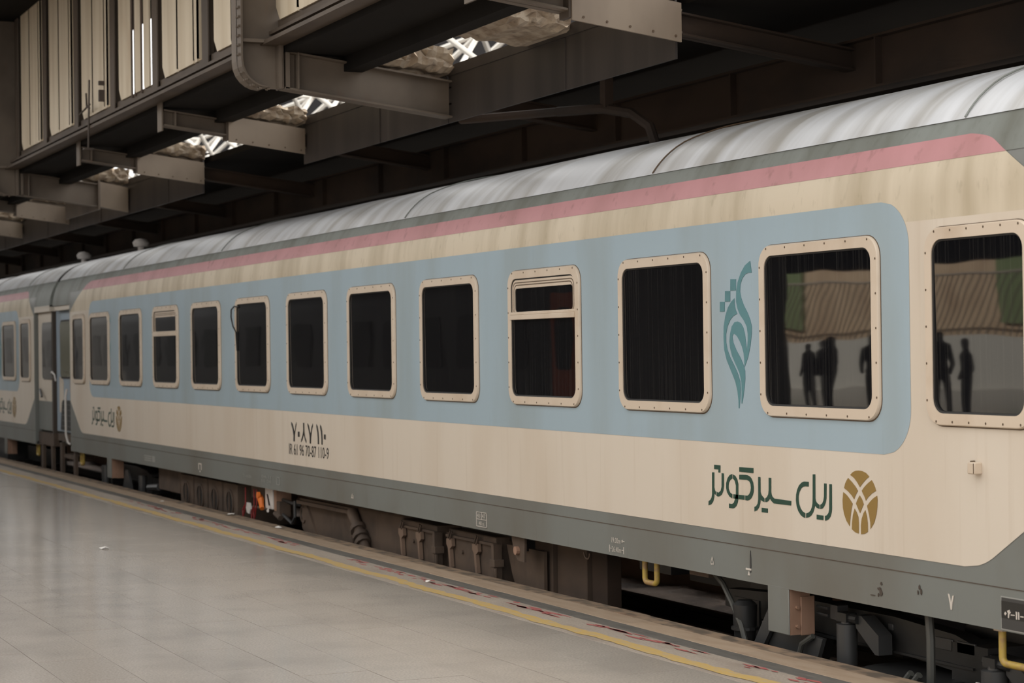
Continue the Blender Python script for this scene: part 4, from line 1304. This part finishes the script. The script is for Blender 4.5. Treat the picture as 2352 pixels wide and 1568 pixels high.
# white space frame of the hall beyond, seen through the openings
mb = MB()
mod = 2.4
X0, Y0, NX, NY, ZL, ZU = -70.0, 5.5, 18, 1, 6.45, 7.75
def up_(i, j): return (X0 + i * mod, Y0 + j * mod, ZU)
def lo_(i, j): return (X0 + (i + .5) * mod, Y0 + (j + .5) * mod, ZL)
for i in range(NX + 1):
    for j in range(NY + 1):
        if i < NX: mb.tube([up_(i, j), up_(i + 1, j)], .05, 6)
        if j < NY: mb.tube([up_(i, j), up_(i, j + 1)], .05, 6)
        if i < NX and j < NY:
            for a, b in ((0, 0), (1, 0), (0, 1), (1, 1)):
                mb.tube([lo_(i, j), up_(i + a, j + b)], .05, 6)
            if i < NX - 1: mb.tube([lo_(i, j), lo_(i + 1, j)], .05, 6)
            mb.tube([(lo_(i, j)[0], lo_(i, j)[1], ZL - .07), (lo_(i, j)[0], lo_(i, j)[1], ZL + .07)], .09, 8)
            if j < NY - 1: mb.tube([lo_(i, j), lo_(i, j + 1)], .05, 6)
sf = obj('trim_2', mb, 'tube'); struct(sf, 'white tubular space frame lit by the sun above the canopy gaps', 'space frame')
# white lattice beyond the train, its dim light painted as brown
mb = MB()
x = -62
while x < 8:
    mb.tube([(x, 6.0, 4.05), (x + .55, 6.0, 4.95)], .035, 6); mb.tube([(x + .55, 6.0, 4.95), (x + 1.1, 6.0, 4.05)], .035, 6)
    mb.tube([(x + .55, 6.0, 4.95), (x + .55, 6.9, 4.05)], .035, 6)
    x += 1.1
mb.tube([(-62, 6, 4.05), (8, 6, 4.05)], .04, 6)
struct(obj('trim_3', mb, 'tubeb'), 'white lattice truss, toned brown for dim light, just above the train roof line', 'truss')
mb = MB(); mb.box(-130, 12, 9.0, 9.3, -.75, 6.2)  # added to block the sky and give a dark ground behind the lattice
struct(obj('wall_sky_block', mb, 'girder'), 'added dark brown wall blocking the sky beyond the tracks', 'wall')
mb = MB(); mb.box(-78, -76, 13, 60, -.75, 26)  # added dark backdrop for the space frame that leaves the sun free
struct(obj('wall_dark_backdrop', mb, 'hall'), 'added dark backdrop behind the space frame, in place of a dark roof', 'wall')

# ================================================================== across the platform (seen in the windows, plus added light blockers)
opp = thing('opposite_coach', 'dark grey coach with an orange door, mirrored in the train windows', 'train coach', (-60, -8.6, -.45))
YO = 7.3; XE = -27.0
mb = MB()
hp = half_profile()
prof = [(y, z) for y, z in hp]
prof = prof + [(2 * HW - y, z) for y, z in reversed(prof[:-1])]
prof = [(y - YO - 2 * HW, z) for y, z in prof]
n = len(prof)
mb.quad_strip([[(x, y, z) for y, z in prof] for x in (-130, XE)])
mb.f.append(tuple(range(n))); mb.f.append(tuple(range(n, 2 * n)))
mb.add([(-130, -YO, .355), (XE, -YO, .355), (XE, -YO - 2 * HW, .355), (-130, -YO - 2 * HW, .355)], [(0, 1, 2, 3)])
obj('body', mb, 'opp', opp, smooth=True)
x = XE - 4.8
while x > -110:
    mb = MB(); mb.prism(rrect(x, x + 1.1, 1.5, 2.45, .1, 4), 'y', -YO - .01, -YO + .015); obj('window', mb, 'rub', opp)
    x -= 1.9
mb = MB(); mb.box(XE - 2.6, XE - 1.0, -YO - .02, -YO + .03, .5, 2.75); dd = obj('door', mb, 'oppred', opp)
for a in (XE - 2.45, XE - 1.65):
    mb = MB(); mb.prism(rrect(a, a + .55, 1.5, 2.5, .1, 4), 'y', -YO + .02, -YO + .045); obj('door_window', mb, 'rub', dd)
mb = MB(); mb.box(-130, XE - .5, -YO - 2.5, -YO - .3, -.45, .36); obj('underframe', mb, 'dark', opp)
mb = MB(); mb.box(-140, 5, -30, -12, -.75, 0)
struct(obj('floor_far', mb, 'slab'), 'platform on the far side of the opposite track', 'platform')
mb = MB(); mb.box(-150, -42, -45, -31, 0, 16); mb.box(-150, -41.6, -45.2, -30.6, 16, 16.6)  # added block that cuts sky light on the left of the train
struct(obj('wall_light_block', mb, 'wallbr'), 'tall brown station building across the tracks', 'building')
# plaster building with green panel and low white wall, in the sun
mb = MB(); mb.box(-140, 5, -30.4, -30, 0, 5.6)
struct(obj('wall_left', mb, 'wallbg'), 'sunlit beige plaster building across the tracks, mirrored in the windows', 'wall')
for x0, x1, z0, z1, m_ in ((-62, -57.5, 1.9, 5.2, 'wallgr'), (-47, -44.6, 1.9, 5.2, 'wallgr'), (-53.5, -52.2, 2.2, 4.4, 'wallbr'), (-38, -36, 1.9, 5, 'wallgr')):
    mb = MB(); mb.box(x0, x1, -30, -29.9, z0, z1); obj('wall_panel', mb, m_, bpy.data.objects['wall_left'])
mb = MB(); mb.box(-80, 0, -28.2, -28, 0, 1.5)
struct(obj('wall_low', mb, 'wallwh'), 'low white wall in front of the beige building across the tracks', 'wall')
mb = MB(); x = -70
while x < -20:
    mb.tube([(x, -28.1, 1.53), (x + 1.2, -28.1, 3.3)], .03, 4); x += .32
mb.tube([(-70, -28.1, 3.3), (-20, -28.1, 3.3)], .04, 6)
tag(obj('lattice_fence', mb, 'lattice'), 'slanted lattice fence on the low white wall across the tracks', 'fence')
mb = MB(); mb.box(-140, 5, -22, -13.4, 4.6, 5.0); mb.box(-140, 5, -13.6, -13.4, 2.98, 4.6); mb.box(-140, -21, -13.4, -6.2, 4.6, 4.95)  # nearest slab is added out of view to dim the train's left end
struct(obj('canopy_far', mb, 'deck'), 'dark canopy of the far platform, mirrored in the windows, with an added shading slab', 'canopy')


def person(x, y, rz, label, h=1.74, arms=0):
    me = bpy.data.meshes.new('person')
    s = h / 1.75
    J = {'pel': (0, 0, .95), 'che': (0, 0, 1.25), 'nek': (0, 0, 1.48), 'hd0': (0, .01, 1.56), 'hd1': (0, .02, 1.66), 'hd2': (0, .01, 1.73)}
    V = [(0, 0, .95), (0, 0, 1.15), (0, 0, 1.38), (0, 0, 1.49), (0, .015, 1.60), (0, .01, 1.70),
         (.10, 0, .90), (.12, .01, .50), (.12, -.02, .09), (.13, .12, .04),
         (-.10, 0, .90), (-.12, .01, .50), (-.12, -.02, .09), (-.13, .12, .04),
         (.19, 0, 1.40), (.26, -.02, 1.12), (.22, .10 + arms, .92 + arms * .5), (-.19, 0, 1.40), (-.26, -.02, 1.12), (-.22, .10 + arms, .92 + arms * .5)]
    R = [.155, .145, .16, .058, .095, .075, .10, .068, .05, .045, .10, .068, .05, .045, .075, .055, .042, .075, .055, .042]
    Ed = [(0, 1), (1, 2), (2, 3), (3, 4), (4, 5), (0, 6), (6, 7), (7, 8), (8, 9), (0, 10), (10, 11), (11, 12), (12, 13), (2, 14), (14, 15), (15, 16), (2, 17), (17, 18), (18, 19)]
    me.from_pydata([(a * s, b * s, c * s) for a, b, c in V], Ed, [])
    o = bpy.data.objects.new('person', me); COL.objects.link(o)
    o.location = (x, y, 0); o.rotation_euler = (0, 0, rz)
    sk = o.modifiers.new('skin', 'SKIN')
    for i, v in enumerate(me.skin_vertices[0].data):
        v.radius = (R[i] * s, R[i] * s * (.7 if i in (0, 1, 2) else 1)); v.use_root = (i == 0)
    sub = o.modifiers.new('sub', 'SUBSURF'); sub.levels = 2; sub.render_levels = 2
    me.materials.append(M['cloth'])
    tag(o, label, 'person', 'people waiting on the far platform')
    return o


plist = [(-27.9, -16.3, 1.0, 'person at the right edge of the end window reflection'), (-36.6, -17.2, .4, 'broad person at the right of the mirrored dark group'), (-37.3, -18.8, .4, 'person half hidden at the back of the mirrored group'), (-30.2, -16.0, .3, 'person in dark jacket, arms folded, left in the end window reflection'), (-31.6, -16.4, -.5, 'person in dark coat beside the folded-arms figure in the reflection'),
         (-33.6, -17.2, 2.8, 'person in slim dark clothes standing apart in the end window reflection'),
         (-38.0, -18.0, .2, 'person leading the dark group mirrored in the wide window'), (-39.2, -18.4, 1.2, 'taller person inside the mirrored dark group'),
         (-35.5, -17.6, -.6, 'person with head turned inside the mirrored dark group'), (-38.6, -17.0, .9, 'stocky person inside the mirrored dark group'), (-36.1, -18.6, 0, 'slighter person standing behind in the mirrored dark group')]
for i, (x, y, rz, lab) in enumerate(plist):
    person(x, y, rz, lab, 1.66 + .03 * (i * 5 % 7), .08 if i == 0 else 0)

# ================================================================== litter
def scrap(x, y, s, lab, seed, m_='paper'):
    rnd = random.Random(seed); mb = MB(); n = 7; vs = []
    for k in range(n):
        a = 2 * math.pi * k / n; rr = s * rnd.uniform(.5, 1.1)
        vs.append((x + rr * 1.6 * math.cos(a), y + rr * math.sin(a), .003 + rnd.uniform(0, .018)))
    vs.append((x, y, .02))
    vs2 = [(a, b, c + .0015) for a, b, c in vs]
    mb.add(vs, [(k, (k + 1) % n, n) for k in range(n)]); mb.add(vs2, [(k, (k + 1) % n, n) for k in range(n)])
    tag(obj('paper_scrap', mb, m_), lab, 'litter', 'scraps of litter on the platform')


scrap(-19.6, -2.42, .05, 'white paper scrap lying alone on the grey granite', 1)
scrap(-22.9, -.17, .05, 'cream paper scrap on the coping stones below the battery boxes', 2)
scrap(-25.4, -.35, .035, 'tiny white scrap on the sandstone kerb', 3)
scrap(-20.9, -.22, .05, 'pale scrap on the coping beside the socket box', 4)
scrap(-15.3, -.72, .02, 'white speck of litter by the red paint marks', 5)
